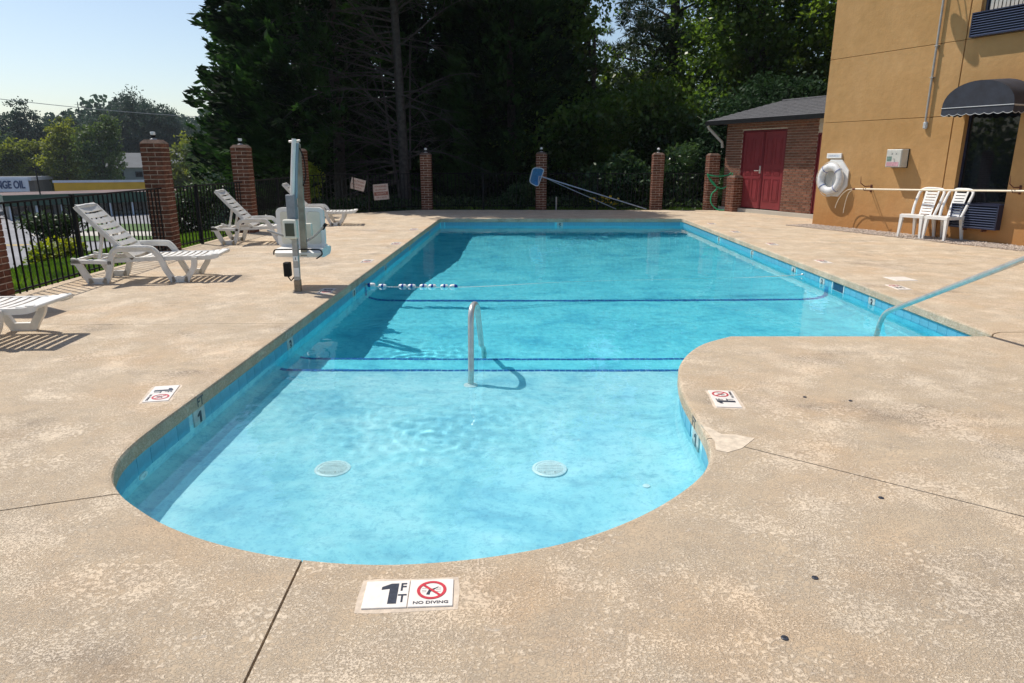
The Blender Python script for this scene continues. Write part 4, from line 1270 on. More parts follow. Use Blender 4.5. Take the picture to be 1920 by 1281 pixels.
MB().tube([(0.23, 0.30, 0.47), (0.28, 0.30, 0.47)], 0.03, 12).build('pivot_cap', M['white_plastic2'], t, smooth=True)

# ------------------------------------------------------------------ building
AW = R(-65)
Bx, By = 6.85, 15.75
bld = thing('motel_building', 'ochre stucco motel wing with window awning, louvres and conduit on the right', 'building', (Bx, By, 0), AW)
pw = MB()
TH = 0.05
def pan(mb, x0, x1, z0, z1):
    mb.bbox(x0, x1, 0, TH, z0, z1, 0.006)
for x0, x1, z0, z1 in ((0, 2.893, -0.1, 2.198), (0, 2.893, 2.208, 3.488), (0, 2.893, 3.498, 6.4), (0, 2.893, 6.41, 9.2)):
    m = MB(); m.bbox(x0, x1, 0, TH, z0, z1, 0.004)
    m.build('stucco_panel', M['stucco'], bld)
m = MB()
for x0, x1, z0, z1 in ((2.913, 3.12, -0.1, 3.488), (4.05, 14, -0.1, 3.488), (3.12, 4.05, -0.1, 0.64), (3.12, 4.05, 2.26, 3.488)):
    m.box(x0, x1, 0, TH, z0, z1)
m.build('stucco_panel', M['stucco'], bld)
m = MB()
for x0, x1, z0, z1 in ((2.913, 3.08, 3.498, 9.2), (4.10, 14, 3.498, 9.2), (3.08, 4.10, 3.498, 3.88), (3.08, 4.10, 5.4, 9.2)):
    m.box(x0, x1, 0, TH, z0, z1)
m.build('stucco_panel', M['stucco'], bld)
core = MB()
for x0, x1, z0, z1 in ((0.02, 3.12, -0.1, 9.19), (4.05, 13.98, -0.1, 9.19), (3.12, 4.05, -0.1, 0.64), (3.12, 4.05, 2.26, 3.88), (3.12, 4.05, 5.4, 9.19)):
    core.box(x0, x1, TH + 0.001, 0.3, z0, z1)
core.box(0.02, 13.98, 0.75, 8.0, -0.1, 9.19)
core.box(0.0, 0.02, 0.051, 8.0, -0.1, 9.19)
core.box(0.02, 3.0, 0.301, 0.749, -0.1, 9.19); core.box(4.2, 13.98, 0.301, 0.749, -0.1, 9.19)
core.build('wall_core', M['stucco'], bld)
MB().box(-0.15, 14.1, -0.15, 8.1, 9.2, 9.5).build('parapet', M['fascia'], bld)
w = MB()
for x0, x1, z0, z1 in ((3.12, 3.155, 0.64, 2.26), (4.015, 4.05, 0.64, 2.26), (3.155, 4.015, 0.64, 0.68), (3.155, 4.015, 2.22, 2.26)):
    w.box(x0, x1, 0.10, 0.15, z0, z1)
wf = w.build('window', M['navy'], bld)
MB().box(3.155, 4.015, 0.12, 0.13, 0.68, 2.22).build('pane', M['glass_dark'], wf)
w = MB()
for x0, x1, z0, z1 in ((3.12, 3.16, 3.88, 5.4), (4.01, 4.05, 3.88, 5.4), (3.16, 4.01, 3.88, 3.93), (3.16, 4.01, 5.35, 5.4)):
    w.box(x0, x1, 0.06, 0.11, z0, z1)
wf = w.build('window', M['navy'], bld)
MB().box(3.16, 4.01, 0.08, 0.085, 3.93, 5.35).build('pane', M['glass_dark'], wf)
c = MB()
for k in range(12):
    x = 3.2 + k * 0.066
    c.box(x, x + 0.05, 0.062 + 0.006 * (k % 2), 0.07 + 0.006 * (k % 2), 3.935, 5.34)
c.build('curtain', M['curtain'], wf)
def louvre(x0, x1, z0, z1, nsl, y1=-0.11):
    f = MB()
    for a in ((x0, x0 + 0.02, z0, z1), (x1 - 0.02, x1, z0, z1), (x0 + 0.02, x1 - 0.02, z0, z0 + 0.02), (x0 + 0.02, x1 - 0.02, z1 - 0.02, z1)):
        f.box(a[0], a[1], y1, -0.001, a[2], a[3])
    f.box(x0 + 0.02, x1 - 0.02, -0.03, -0.001, z0 + 0.02, z1 - 0.02)
    fo = f.build('louvre', M['navy'], bld)
    h = (z1 - z0 - 0.04) / nsl
    sl = MB().add([(x0 + 0.021, y1 + 0.002, 0.0), (x1 - 0.021, y1 + 0.002, 0.0), (x1 - 0.021, -0.035, h * 0.75), (x0 + 0.021, -0.035, h * 0.75),
                   (x0 + 0.021, y1 + 0.002, 0.010), (x1 - 0.021, y1 + 0.002, 0.010), (x1 - 0.021, -0.035, h * 0.75 + 0.010), (x0 + 0.021, -0.035, h * 0.75 + 0.010)],
                  [(0, 1, 2, 3), (7, 6, 5, 4), (0, 4, 5, 1), (1, 5, 6, 2), (2, 6, 7, 3), (3, 7, 4, 0)]).mesh('slat', mat('navy_slat', (0.10, 0.12, 0.20), 0.3, 0.3))
    for k in range(nsl):
        inst('slat', sl, fo, (0, 0, z0 + 0.022 + k * h))
    return fo
louvre(3.22, 4.05, 0.235, 0.66, 9, -0.14)
louvre(3.02, 3.95, 3.50, 3.90, 9, -0.12)
# condensate and rust marks come with the unit above: a thin iron bracket pair under it
for x in (3.45, 3.80):
    MB().box(x, x + 0.03, -0.12, -0.001, 0.19, 0.234).build('bracket', M['rust'], bld)
cd = MB().tube([(2.40, -0.045, 2.14), (2.40, -0.045, 6.0), (2.41, -0.045, 9.0)], 0.021, 10).build('conduit', M['conduit'], bld, smooth=True)
for z in (2.9, 3.45, 4.6):
    MB().box(2.37, 2.43, -0.07, 0.001, z, z + 0.02).build('clamp', M['conduit'], cd)
MB().bbox(2.36, 2.44, -0.06, 0.001, 1.99, 2.13, 0.02).build('outlet_box', M['piping'], bld)
t = thing('unseen_shadow_caster', 'unseen grey lamp shape added high on the ochre wall to cast the shadow beside the upper louvre', 'shadow caster', (Bx, By, 0), AW)  # added out of view, stands in for the unknown caster of the wall shadow
MB().bbox(1.92, 2.10, -0.03, -0.001, 5.2, 5.4, 0.004).build('mount', M['steel_dull'], t)
MB().tube(bent([(1.97, -0.02, 5.3), (1.95, -0.40, 5.42), (1.98, -0.52, 5.12)], 0.12), 0.010, 8).tube(bent([(2.05, -0.02, 5.3), (2.08, -0.40, 5.42), (2.06, -0.52, 5.12)], 0.12), 0.010, 8).build('arm', M['steel_dull'], t, smooth=True)
MB().lathe([(0.05, 0.16), (0.10, 0.12), (0.17, 0.0), (0.16, -0.01), (0.09, 0.10), (0.04, 0.13)], (2.02, -0.52, 4.98), 20).build('shade', M['steel_dull'], t, smooth=True)
# awning: half-round canopy over the lower window
def awning():
    t = thing('window_awning', 'dark navy half-round canvas awning with scalloped white edged valance', 'awning', (Bx, By, 0), AW)
    xc, rx, zb, rz_, p = 3.67, 0.60, 2.30, 0.42, 0.62
    n = 20
    arc = [(xc - rx * math.cos(math.pi * k / n), zb + rz_ * math.sin(math.pi * k / n) ** 0.9) for k in range(n + 1)]
    fr = MB().add([(x, -p, z) for x, z in arc] + [(x, -p + 0.006, z) for x, z in arc], [tuple(range(n + 1)), tuple(range(2 * n + 1, n, -1))] + [(i, i + 1, n + 2 + i, n + 1 + i) for i in range(n)])
    fr.build('front_panel', M['awning'], t)
    sh = MB()
    vs = [(x, -p + 0.006, z) for x, z in arc] + [(x, -0.002, z + 0.05 * math.sin(math.pi * k / n)) for k, (x, z) in enumerate(arc)]
    sh.add(vs, [(i, i + 1, n + 2 + i, n + 1 + i) for i in range(n)])
    sh.build('canopy', M['awning'], t, smooth=True)
    v = MB(); e = MB()
    path = [(xc - rx, -0.004)] + [(xc - rx, -p)] + [(xc + rx, -p)] + [(xc + rx, -0.004)]
    for (xa, ya), (xb, yb) in zip(path[:-1], path[1:]):
        L = math.hypot(xb - xa, yb - ya); k_ = max(1, round(L / 0.15))
        for j in range(k_):
            pts = []
            for q_ in range(7):
                s_ = (j + q_ / 6) / k_
                x, y = xa + (xb - xa) * s_, ya + (yb - ya) * s_
                drop = 0.105 + 0.028 * math.sin(math.pi * q_ / 6)
                pts.append((x, y, zb, zb - drop))
            b0 = [(x, y, z) for x, y, z, _ in pts]; b1 = [(x, y, z) for x, y, _, z in pts]
            v.add(b0 + b1, [(i, i + 1, 8 + i, 7 + i) for i in range(6)])
            e.tube([(x, y - 0.002, z) for x, y, z in b1], 0.0045, 5, cap=False)
    v.build('valance', M['awning'], t)
    e.build('scallop_trim', M['piping'], t)
    MB().tube([(xc - rx, -0.01, zb), (xc - rx - 0.002, -p - 0.003, zb), (xc + rx + 0.002, -p - 0.003, zb), (xc + rx, -0.01, zb)], 0.007, 6).build('piping', M['piping'], t)
    fm = MB()
    for k in range(0, n + 1, 5):
        x, z = arc[k]
        fm.tube([(x * 0.995 + xc * 0.005, -p + 0.02, z - 0.012), (x * 0.995 + xc * 0.005, -0.01, z - 0.012)], 0.008, 5)
    fm.build('frame', M['steel_dull'], t)
awning()
# emergency box on the wall
def on_wall(name, label, cat, group=None):
    return thing(name, label, cat, (Bx, By, 0), AW, group)
t = on_wall('phone_box', 'grey wall box with a faded pink and white notice on its front', 'wall box')
MB().bbox(1.80, 2.13, -0.205, -0.012, 1.285, 1.625, 0.008).build('case', M['grey_box'], t)
MB().box(1.79, 2.14, -0.012, -0.001, 1.275, 1.635).build('back_plate', M['iron'], t)
d_ = MB().bbox(1.81, 2.12, -0.214, -0.206, 1.295, 1.615, 0.003).build('door', M['grey_box'], t)
for x_ in (1.93, 2.02):
    MB().add([(x_ - .02, -.2155, 1.52), (x_ - .012, -.2155, 1.52), (x_ + .02, -.2155, 1.56), (x_ + .012, -.2155, 1.56), (x_ + .012, -.2155, 1.52), (x_ + .02, -.2155, 1.52), (x_ - .012, -.2155, 1.56), (x_ - .02, -.2155, 1.56)], [(0, 1, 2, 3), (4, 5, 6, 7)]).build('faded_mark', M['ink_worn'], d_)
MB().box(1.83, 2.09, -0.2165, -0.2145, 1.305, 1.385).build('pink_notice', mat('faded_pink', (0.55, 0.30, 0.34), 0.6, var=0.2, vscale=30), d_)
MB().box(1.83, 1.93, -0.2165, -0.2145, 1.40, 1.49).build('green_notice', mat('faded_green', (0.16, 0.24, 0.20), 0.6, var=0.3, vscale=40), d_)
MB().tube([(1.975, -0.225, 1.42), (1.975, -0.235, 1.44), (1.975, -0.225, 1.47)], 0.006, 6).build('latch', M['steel'], d_)
# life ring
t = on_wall('life_ring', 'white vinyl life ring with looped grab rope hung on its white board', 'life ring')
n = 8
poly = [(0.48 + 0.37 * math.cos(R(22.5 + 45 * k)), 1.04 + 0.42 * math.sin(R(22.5 + 45 * k))) for k in range(8)]
MB().prism(poly, -0.03, -0.001).build('backboard', M['white_plastic2'], t)
rg = MB()
NN, MM = 36, 12
vs = []; fs = []
for a in range(NN):
    A = 2 * math.pi * a / NN
    for b in range(MM):
        Bb = 2 * math.pi * b / MM
        rr = 0.245 + 0.078 * math.cos(Bb)
        vs.append((0.45 + rr * math.cos(A), -0.115 + 0.070 * math.sin(Bb), 1.02 + 1.05 * rr * math.sin(A)))
for a in range(NN):
    for b in range(MM):
        fs.append((a * MM + b, a * MM + (b + 1) % MM, ((a + 1) % NN) * MM + (b + 1) % MM, ((a + 1) % NN) * MM + b))
rg.add(vs, fs)
rg.build('ring', M['ring_vinyl'], t, smooth=True)
for k in range(4):
    A = R(40 + 90 * k)
    b = MB()
    for (dA, _) in ((0, 0),):
        pts = []
        for q_ in range(13):
            Bb = 2 * math.pi * q_ / 12
            rr = 0.245 + 0.0815 * math.cos(Bb)
            pts.append((0.45 + rr * math.cos(A), -0.115 + 0.0735 * math.sin(Bb), 1.02 + 1.05 * rr * math.sin(A)))
        b.tube(pts, 0.006, 6)
    b.build('strap', M['blue_float'], t)
gp = []
for q_ in range(49):
    A = 2 * math.pi * q_ / 48
    sag = 0.03 * abs(math.sin(2 * (A - R(40))))
    rr = 0.325 + sag
    gp.append((0.45 + rr * math.cos(A), -0.13, 1.02 + 1.05 * rr * math.sin(A)))
MB().tube(gp, 0.006, 6, cap=False).build('grab_rope', M['white_rope'], t, smooth=True)
rc = MB()
for k in range(5):
    x = 0.37 + k * 0.028
    rc.tube([(x, -0.07, 1.22), (x - 0.02, -0.09, 1.02), (x + 0.015 * (k - 2), -0.10, 0.80), (x + 0.02, -0.08, 0.74)], 0.008, 6)
rc.build('rope_coil', M['rope'], t, smooth=True)
MB().tube([(0.45, -0.001, 1.27), (0.45, -0.10, 1.27), (0.45, -0.12, 1.30)], 0.012, 8).build('hook', M['steel_dull'], t)
t = on_wall('notice_plate', 'small white notice plate above the life ring', 'sign')
MB().bbox(0.22, 0.60, -0.035, -0.001, 1.455, 1.56, 0.004).build('plate', M['white_plastic2'], t)
MB().box(0.27, 0.55, -0.0362, -0.0345, 1.49, 1.525).build('faded_print', mat('pale_print', (0.50, 0.54, 0.62), 0.6, var=0.3, vscale=40), t)
# rescue pole on its hooks
t = on_wall('rescue_pole', 'long cream rescue pole lying on wall hooks above the white chairs', 'pole')
MB().tube([(1.14, -0.205, 0.835), (2.7, -0.205, 0.875), (4.4, -0.205, 0.925), (5.6, -0.205, 0.955)], 0.0165, 12).build('shaft', M['cream_pole'], t, smooth=True)
hk = MB()
hk.tube(catmull3([(1.14, -0.205, 0.835), (0.98, -0.205, 0.80), (0.84, -0.21, 0.66), (0.77, -0.215, 0.50), (0.755, -0.215, 0.42)], 6), 0.0065, 8)
hk.tube(catmull3([(1.12, -0.20, 0.825), (1.0, -0.16, 0.74), (0.93, -0.13, 0.58), (0.90, -0.12, 0.42), (0.895, -0.12, 0.32)], 6), 0.0065, 8)
hk.build('shepherd_hook', M['cream_pole'], t, smooth=True)
MB().tube([(1.13, -0.205, 0.835), (1.19, -0.205, 0.836)], 0.021, 10).build('collar', M['rust'], t)
for x, z in ((1.40, 0.842), (4.26, 0.921)):
    k = on_wall('wall_hook', 'rusty spiked wall hook holding the %s of the rescue pole' % ('left end' if x < 2 else 'right part'), 'hook', 'hooks holding the rescue pole')
    MB().tube([(x, -0.001, z + 0.06), (x, -0.20, z + 0.055), (x + 0.0, -0.33, z + 0.12), (x + 0.01, -0.36, z + 0.26)], [0.010, 0.010, 0.009, 0.003], 8).build('prong', M['rust'], k, smooth=True)
    MB().tube([(x, -0.01, z - 0.035), (x, -0.20, z - 0.030), (x, -0.245, z + 0.02)], [0.008, 0.007, 0.005], 8).build('cradle', M['rust'], k, smooth=True)
    MB().bbox(x - 0.02, x + 0.02, -0.012, -0.001, z - 0.06, z + 0.09, 0.003).build('plate', M['rust'], k)

# white chairs
def make_chair():
    t = thing('plastic_chair', 'x', 'chair', (0, 0, 0), 0, 'white plastic chairs by the wall')
    P_ = M['white_plastic2']
    st = MB()
    ys = [(-0.235, 0.412), (-0.20, 0.428), (0.0, 0.420), (0.17, 0.408), (0.215, 0.412)]
    vs = []
    for y, z in ys:
        for x in (-0.215, -0.12, 0, 0.12, 0.215):
            vs.append((x * (1.0 if y < 0.1 else 0.93), y, z - 0.010 * (1 - (x / 0.215) ** 2)))
    n_ = len(vs)
    vs += [(a, b, c - 0.014) for a, b, c in vs]
    fs = []
    for r in range(4):
        for c in range(4):
            a = r * 5 + c
            fs += [(a, a + 1, a + 6, a + 5), (n_ + a, n_ + a + 5, n_ + a + 6, n_ + a + 1)]
    st.add(vs, fs)
    st.box(-0.220, 0.220, -0.245, -0.232, 0.368, 0.420).box(-0.222, -0.208, -0.232, 0.20, 0.368, 0.420).box(0.208, 0.222, -0.232, 0.20, 0.368, 0.420).box(-0.205, 0.205, 0.205, 0.217, 0.368, 0.410)
    st.build('seat', P_, t)
    def leg(x, y, dx, dy):
        a, b = 0.030, 0.017
        tp = [(x - a, y - a), (x + a, y - a), (x + a, y + a), (x - a, y + a)]
        bt = [(x + dx - b, y + dy - b), (x + dx + b, y + dy - b), (x + dx + b, y + dy + b), (x + dx - b, y + dy + b)]
        return MB().add([(p, q_, 0) for p, q_ in bt] + [(p, q_, 0.405) for p, q_ in tp], [(0, 3, 2, 1), (4, 5, 6, 7), (0, 1, 5, 4), (1, 2, 6, 5), (2, 3, 7, 6), (3, 0, 4, 7)])
    for x, y, dx, dy in ((-0.188, -0.212, -0.022, -0.02), (0.188, -0.212, 0.022, -0.02), (-0.175, 0.19, -0.02, 0.06), (0.175, 0.19, 0.02, 0.06)):
        leg(x, y, dx, dy).build('leg', P_, t)
    fr = MB()
    path = catmull3([(-0.205, 0.13, 0.40), (-0.225, 0.19, 0.56), (-0.232, 0.265, 0.72), (-0.222, 0.325, 0.835), (-0.15, 0.352, 0.885), (0, 0.357, 0.893), (0.15, 0.352, 0.885), (0.222, 0.325, 0.835), (0.232, 0.265, 0.72), (0.225, 0.19, 0.56), (0.205, 0.13, 0.40)], 5)
    fr.tube(path, 0.025, 8)
    fr.build('back_frame', P_, t, smooth=True)
    for s_ in (-1, 1):
        MB().add([(s_ * 0.085, 0.19, 0.405), (s_ * 0.115, 0.19, 0.405), (s_ * 0.115, 0.20, 0.405), (s_ * 0.085, 0.20, 0.405), (s_ * 0.095, 0.345, 0.88), (s_ * 0.13, 0.345, 0.88), (s_ * 0.13, 0.355, 0.88), (s_ * 0.095, 0.355, 0.88)],
                 [(0, 3, 2, 1), (4, 5, 6, 7), (0, 1, 5, 4), (1, 2, 6, 5), (2, 3, 7, 6), (3, 0, 4, 7)]).build('back_stile', P_, t)
    for k in range(8):
        z0 = 0.425 + k * 0.052
        f0 = (z0 - 0.405) / 0.475; f1 = (z0 + 0.038 - 0.405) / 0.475
        y0, y1 = 0.188 + 0.155 * f0, 0.188 + 0.155 * f1
        w0 = 0.094 + 0.01 * f0
        MB().add([(-w0, y0, z0), (w0, y0, z0), (w0, y1, z0 + 0.038), (-w0, y1, z0 + 0.038), (-w0, y0 + 0.008, z0), (w0, y0 + 0.008, z0), (w0, y1 + 0.008, z0 + 0.038), (-w0, y1 + 0.008, z0 + 0.038)],
                 [(0, 1, 2, 3), (7, 6, 5, 4), (0, 4, 5, 1), (1, 5, 6, 2), (2, 6, 7, 3), (3, 7, 4, 0)]).build('back_slat', P_, t)
    return t
ch = make_chair()
ch.location = (7.70, 13.10, 0.01); ch.rotation_euler = (0, 0, AW + R(4)); ch['label'] = 'left white plastic chair of the pair by the ochre wall, nearer the life ring'
c2 = copy_tree(ch)
c2.location = (7.93, 12.66, 0.012); c2.rotation_euler = (0, 0, AW + R(-3)); c2['label'] = 'right white plastic chair of the pair, in front of the low louvre'

# gravel strip with loose stones
gb = MB().box(-0.05, 14, -0.68, -0.001, -0.02, 0.006).build('gravel_strip', M['gravel_bed'])
gb.location = (Bx, By, 0); gb.rotation_euler = (0, 0, AW); gb['kind'] = 'structure'
rng = np.random.default_rng(3)
def pebbles():
    N = 5200
    x = rng.uniform(-0.05, 6.5, N); y = -rng.uniform(0.0, 0.74, N) ** 1.0 - 0.005
    s_ = rng.uniform(0.009, 0.022, N)
    base = np.array([(1, 0, 0), (0, 1, 0), (-1, 0, 0), (0, -1, 0), (0, 0, 0.7), (0, 0, -0.5)])
    tri = np.array([(0, 1, 4), (1, 2, 4), (2, 3, 4), (3, 0, 4), (1, 0, 5), (2, 1, 5), (3, 2, 5), (0, 3, 5)])
    a = rng.uniform(0, 6.28, N)
    jit = rng.uniform(0.7, 1.3, (N, 6, 3))
    V = base[None] * jit * s_[:, None, None]
    ca, sa = np.cos(a)[:, None], np.sin(a)[:, None]
    X = V[..., 0] * ca - V[..., 1] * sa + x[:, None]
    Y = V[..., 0] * sa + V[..., 1] * ca + y[:, None]
    Z = V[..., 2] + 0.008
    T = (tri[None] + (np.arange(N) * 6)[:, None, None]).reshape(-1, 3)
    o = np_mesh('gravel', np.stack([X, Y, Z], -1).reshape(-1, 3), T, M['gravel'])
    o.location = (Bx, By, 0); o.rotation_euler = (0, 0, AW)
    o['kind'] = 'stuff'
pebbles()

# ------------------------------------------------------------------ brick pump shed
Sx, Sy = 6.78, 19.0
shed = thing('pump_shed', 'brown brick pump shed with red double doors and grey shingle hip roof', 'shed', (Sx, Sy, 0), AW)
m = MB()
for x0, x1, z0, z1 in ((-1.49, -0.86, 0.1, 2.43), (0.72, 1.70, 0.1, 2.43), (-0.86, 0.72, 2.20, 2.43), (1.70, 2.70, 2.06, 2.43)):
    m.box(x0, x1, 0.0, 0.09, z0, z1)
m.box(-1.49, -1.40, 0.09, 2.5, 0.1, 2.43).box(-1.40, 2.70, 2.41, 2.5, 0.1, 2.43)
wallp = m.build('wall', M['shed_mortar'], shed)
MB().box(-1.55, 2.72, -0.10, 0.10, -0.02, 0.098).build('plinth', M['walk'], shed)
CH = 2.33 / 34
bme = {}
bricks = []
for c in range(34):
    z = 0.1 + c * CH
    x = -1.50 - (0.105 if c % 2 else 0)
    while x < 1.70:
        xa, xb = max(x, -1.50), min(x + 0.2, 1.695)
        segs = [(xa, xb)]
        if z < 2.19:
            segs = []
            for a, b in ((-1.50, -0.865), (0.725, 1.695)):
                p, q_ = max(xa, a), min(xb, b)
                if q_ - p > 0.03: segs.append((p, q_))
        for p, q_ in segs:
            if q_ - p > 0.03:
                bricks.append((p, q_ - p, z))
        x += 0.21
bricks.sort(key=lambda b: b[2])
rest = MB()
for i, (x, L_, z) in enumerate(bricks):
    L_ = round(L_ / 0.02) * 0.02 if L_ < 0.19 else 0.2
    if i < 296:
        k = round(L_, 2)
        if k not in bme:
            bme[k] = MB().bbox(0, k, -0.014, 0.02, 0, CH - 0.0105, 0.003).mesh('brick', M['brick_shed'])
        inst('brick', bme[k], wallp, (x, random.uniform(-0.0015, 0.0015), z + 0.005))
    else:
        rest.box(x, x + L_, -0.014, 0.0, z + 0.005, z + CH - 0.0055)
ro = rest.build('upper_bricks', M['brick_shed'], wallp)
ro['kind'] = 'stuff'
f = MB()
for a in ((-0.86, -0.815, 0.1, 2.19), (0.675, 0.72, 0.1, 2.19), (-0.815, 0.675, 2.15, 2.19)):
    f.box(a[0], a[1], 0.002, 0.08, a[2], a[3])
f.build('door_frame', M['red_frame'], shed)
def leaf(x0, x1):
    d = MB().bbox(x0, x1, 0.025, 0.065, 0.125, 2.145, 0.003).build('door', M['red_door'], shed)
    wd = (x1 - x0)
    for cx in (x0 + wd * 0.29, x0 + wd * 0.71):
        for z0, z1 in ((0.33, 0.93), (1.02, 1.17), (1.30, 1.98)):
            hw = wd * 0.155
            mm = MB()
            for a in ((cx - hw, cx + hw, z0, z0 + 0.018), (cx - hw, cx + hw, z1 - 0.018, z1), (cx - hw, cx - hw + 0.018, z0 + 0.018, z1 - 0.018), (cx + hw - 0.018, cx + hw, z0 + 0.018, z1 - 0.018)):
                mm.box(a[0], a[1], 0.015, 0.0248, a[2], a[3])
            mm.box(cx - hw + 0.045, cx + hw - 0.045, 0.018, 0.0248, z0 + 0.045, z1 - 0.045)
            mm.build('door_panel', M['red_door'], d)
    return d
dl = leaf(-0.81, -0.075); dr_ = leaf(-0.062, 0.67)
MB().bbox(-0.10, -0.035, 0.008, 0.024, 0.126, 2.144, 0.002).build('astragal', M['red_frame'], dr_)
h_ = MB().bbox(-0.155, -0.105, -0.004, 0.0245, 1.06, 1.26, 0.006).build('lock_plate', M['steel'], dl)
MB().tube([(-0.13, -0.004, 1.13), (-0.13, -0.05, 1.13), (-0.27, -0.055, 1.13)], 0.011, 8).build('handle', M['steel'], dl, smooth=True)
MB().box(1.70, 1.745, 0.002, 0.08, 0.1, 2.06).box(2.655, 2.70, 0.002, 0.08, 0.1, 2.06).box(1.745, 2.655, 0.002, 0.08, 2.01, 2.06).build('door_frame', M['red_frame'], shed)
d2 = MB().bbox(1.75, 2.65, 0.025, 0.065, 0.125, 2.005, 0.003).build('door', M['red_door'], shed)
MB().tube([(1.83, 0.024, 1.0), (1.83, -0.03, 1.0)], 0.022, 12).build('knob', M['steel'], d2, smooth=True)
# hip roof
ez, rz_, xl, xr, yf, yb = 2.47, 3.0, -1.95, 2.72, -0.38, 2.78
rv = [(xl, yf, ez), (xr, yf, ez), (xr, yb, ez), (xl, yb, ez), (-0.70, 1.2, rz_), (xr, 1.2, rz_)]
MB().add(rv + [(x, y, z - 0.03) for x, y, z in rv[:4]], [(0, 1, 5, 4), (3, 4, 5, 2), (0, 4, 3), (1, 2, 5), (6, 9, 8, 7), (0, 6, 7, 1), (1, 7, 8, 2), (2, 8, 9, 3), (3, 9, 6, 0)]).build('roof', M['shingle'], shed)
sg = MB()
nr = 11
for r in range(nr):
    f0, f1 = r / nr, (r + 1.15) / nr
    y0, y1 = yf - 0.02 + (1.2 - yf) * f0, yf - 0.02 + (1.2 - yf) * f1
    z0, z1 = ez + (rz_ - ez) * f0 + 0.016, ez + (rz_ - ez) * min(f1, 1) + 0.006
    xa = xl + (-0.70 - xl) * f0
    x = xa - 0.15 * (r % 2)
    while x < xr:
        a, b = max(x, xa), min(x + 0.29, xr)
        if b - a > 0.04:
            j = random.uniform(-0.006, 0.006)
            sg.add([(a, y0 + j, z0), (b, y0 + j, z0), (b, y1, z1), (a, y1, z1), (a, y0 + j, z0 - 0.012), (b, y0 + j, z0 - 0.012)], [(0, 1, 2, 3), (4, 5, 1, 0)])
        x += 0.30
so = sg.build('shingles', M['shingle'], shed); so['kind'] = 'stuff'
MB().tube([(-0.72, 1.2, rz_ + 0.01), (xr, 1.2, rz_ + 0.01)], 0.035, 6).build('ridge_cap', M['shingle'], shed)
MB().box(xl - 0.02, xr, yf - 0.045, yf - 0.001, ez - 0.10, ez + 0.012).box(xl - 0.045, xl - 0.001, yf - 0.02, yb, ez - 0.10, ez + 0.012).build('gutter', M['fascia'], shed)
MB().box(xl + 0.002, xr, yf + 0.002, -0.016, ez - 0.062, ez - 0.032).box(xl + 0.002, -1.495, -0.016, yb - 0.01, ez - 0.062, ez - 0.032).build('soffit', M['soffit'], shed)
MB().tube([(-1.90, -0.38, 2.36), (-1.88, -0.34, 2.28), (-1.62, -0.06, 1.90), (-1.60, -0.05, 1.75)], 0.042, 8).build('downspout', M['soffit'], shed, smooth=True)

# green hose looped on the pier
t = thing('garden_hose', 'green garden hose looped from the brick pier down to the deck', 'hose', (5.82, 20.25, 0))
P = [(-0.2, 0.0, 1.02), (-0.1, -0.04, 0.98), (0.15, -0.06, 0.96), (0.38, -0.12, 1.0), (0.50, -0.2, 1.12), (0.44, -0.22, 0.95), (0.36, -0.2, 0.72), (0.20, -0.12, 0.62), (-0.05, -0.08, 0.76), (-0.19, -0.03, 1.0),
     (-0.15, -0.06, 0.92), (0.08, -0.10, 0.64), (-0.06, -0.14, 0.46), (-0.08, -0.2, 0.22), (0.08, -0.3, 0.04), (0.30, -0.4, 0.02), (0.52, -0.5, 0.02), (0.55, -0.45, 0.08), (0.80, -0.55, 0.35), (0.90, -0.58, 0.60), (0.86, -0.56, 0.66)]
MB().tube(catmull3(P, 7), 0.019, 8).build('hose', M['hose_green'], t, smooth=True)
MB().tube([(0.36, -0.2, 0.74), (0.37, -0.2, 0.84)], 0.02, 8).build('brass_coupling', mat('brass', (0.45, 0.30, 0.10), 0.4, 0.8), t)

# net and poles leaning on the fence
def lean_pole(a, b, r, name, label):
    t = thing(name, label, 'pole', a)
    v = Vector(b) - Vector(a)
    MB().tube([(0, 0, 0), tuple(v)], r, 10).build('shaft', M['alum'], t, smooth=True)
    return t, v
t, v = lean_pole((3.93, 20.32, 0.02), (0.86, 20.22, 0.945), 0.018, 'skimmer_net', 'blue leaf skimmer net on a long pole propped against the brick pier')
hd = []
for a, b in ((0.0, 0.0), (0.06, 0.19), (-0.02, 0.24), (-0.20, 0.25), (-0.27, 0.21), (-0.35, -0.10), (-0.33, -0.17), (-0.17, -0.26), (-0.10, -0.25)):
    hd.append((v.x + a, v.y - 0.01, v.z + b))
fr = [hd[i] for i in (1, 2, 3, 4, 5, 6, 7, 8)]
fr = bent(fr + [fr[0], fr[1]], 0.05, 3)
MB().tube(fr, 0.013, 8).build('net_frame', mat('pale_blue_frame', (0.50, 0.60, 0.68), 0.4), t, smooth=True)
ctr = Vector((v.x - 0.14, v.y + 0.05, v.z - 0.02))
rim = [Vector(hd[i]) for i in (1, 2, 3, 4, 5, 6, 7, 8)]
nn_ = len(rim)
vs = [tuple(p) for p in rim] + [tuple(p * 0.4 + ctr * 0.6 + Vector((0, 0.05, -0.03))) for p in rim] + [tuple(ctr + Vector((0, 0.07, -0.05)))]
MB().add(vs, [(i, (i + 1) % nn_, nn_ + (i + 1) % nn_, nn_ + i) for i in range(nn_)] + [(nn_ + i, nn_ + (i + 1) % nn_, 2 * nn_) for i in range(nn_)]).build('mesh_bag', M['net_blue'], t, smooth=True)
MB().tube([tuple(v), (v.x - 0.08, v.y - 0.01, v.z + 0.02), (v.x - 0.10, v.y - 0.01, v.z - 0.20)], 0.014, 8).build('neck', M['alum'], t)
lean_pole((3.05, 20.36, 0.02), (0.98, 20.26, 0.90), 0.011, 'telescopic_pole', 'thinner second pole leaning below the net pole')
t = thing('metal_stake', 'short grey metal stake standing by the fence behind the net', 'stake', (1.3, 20.42, -0.05))
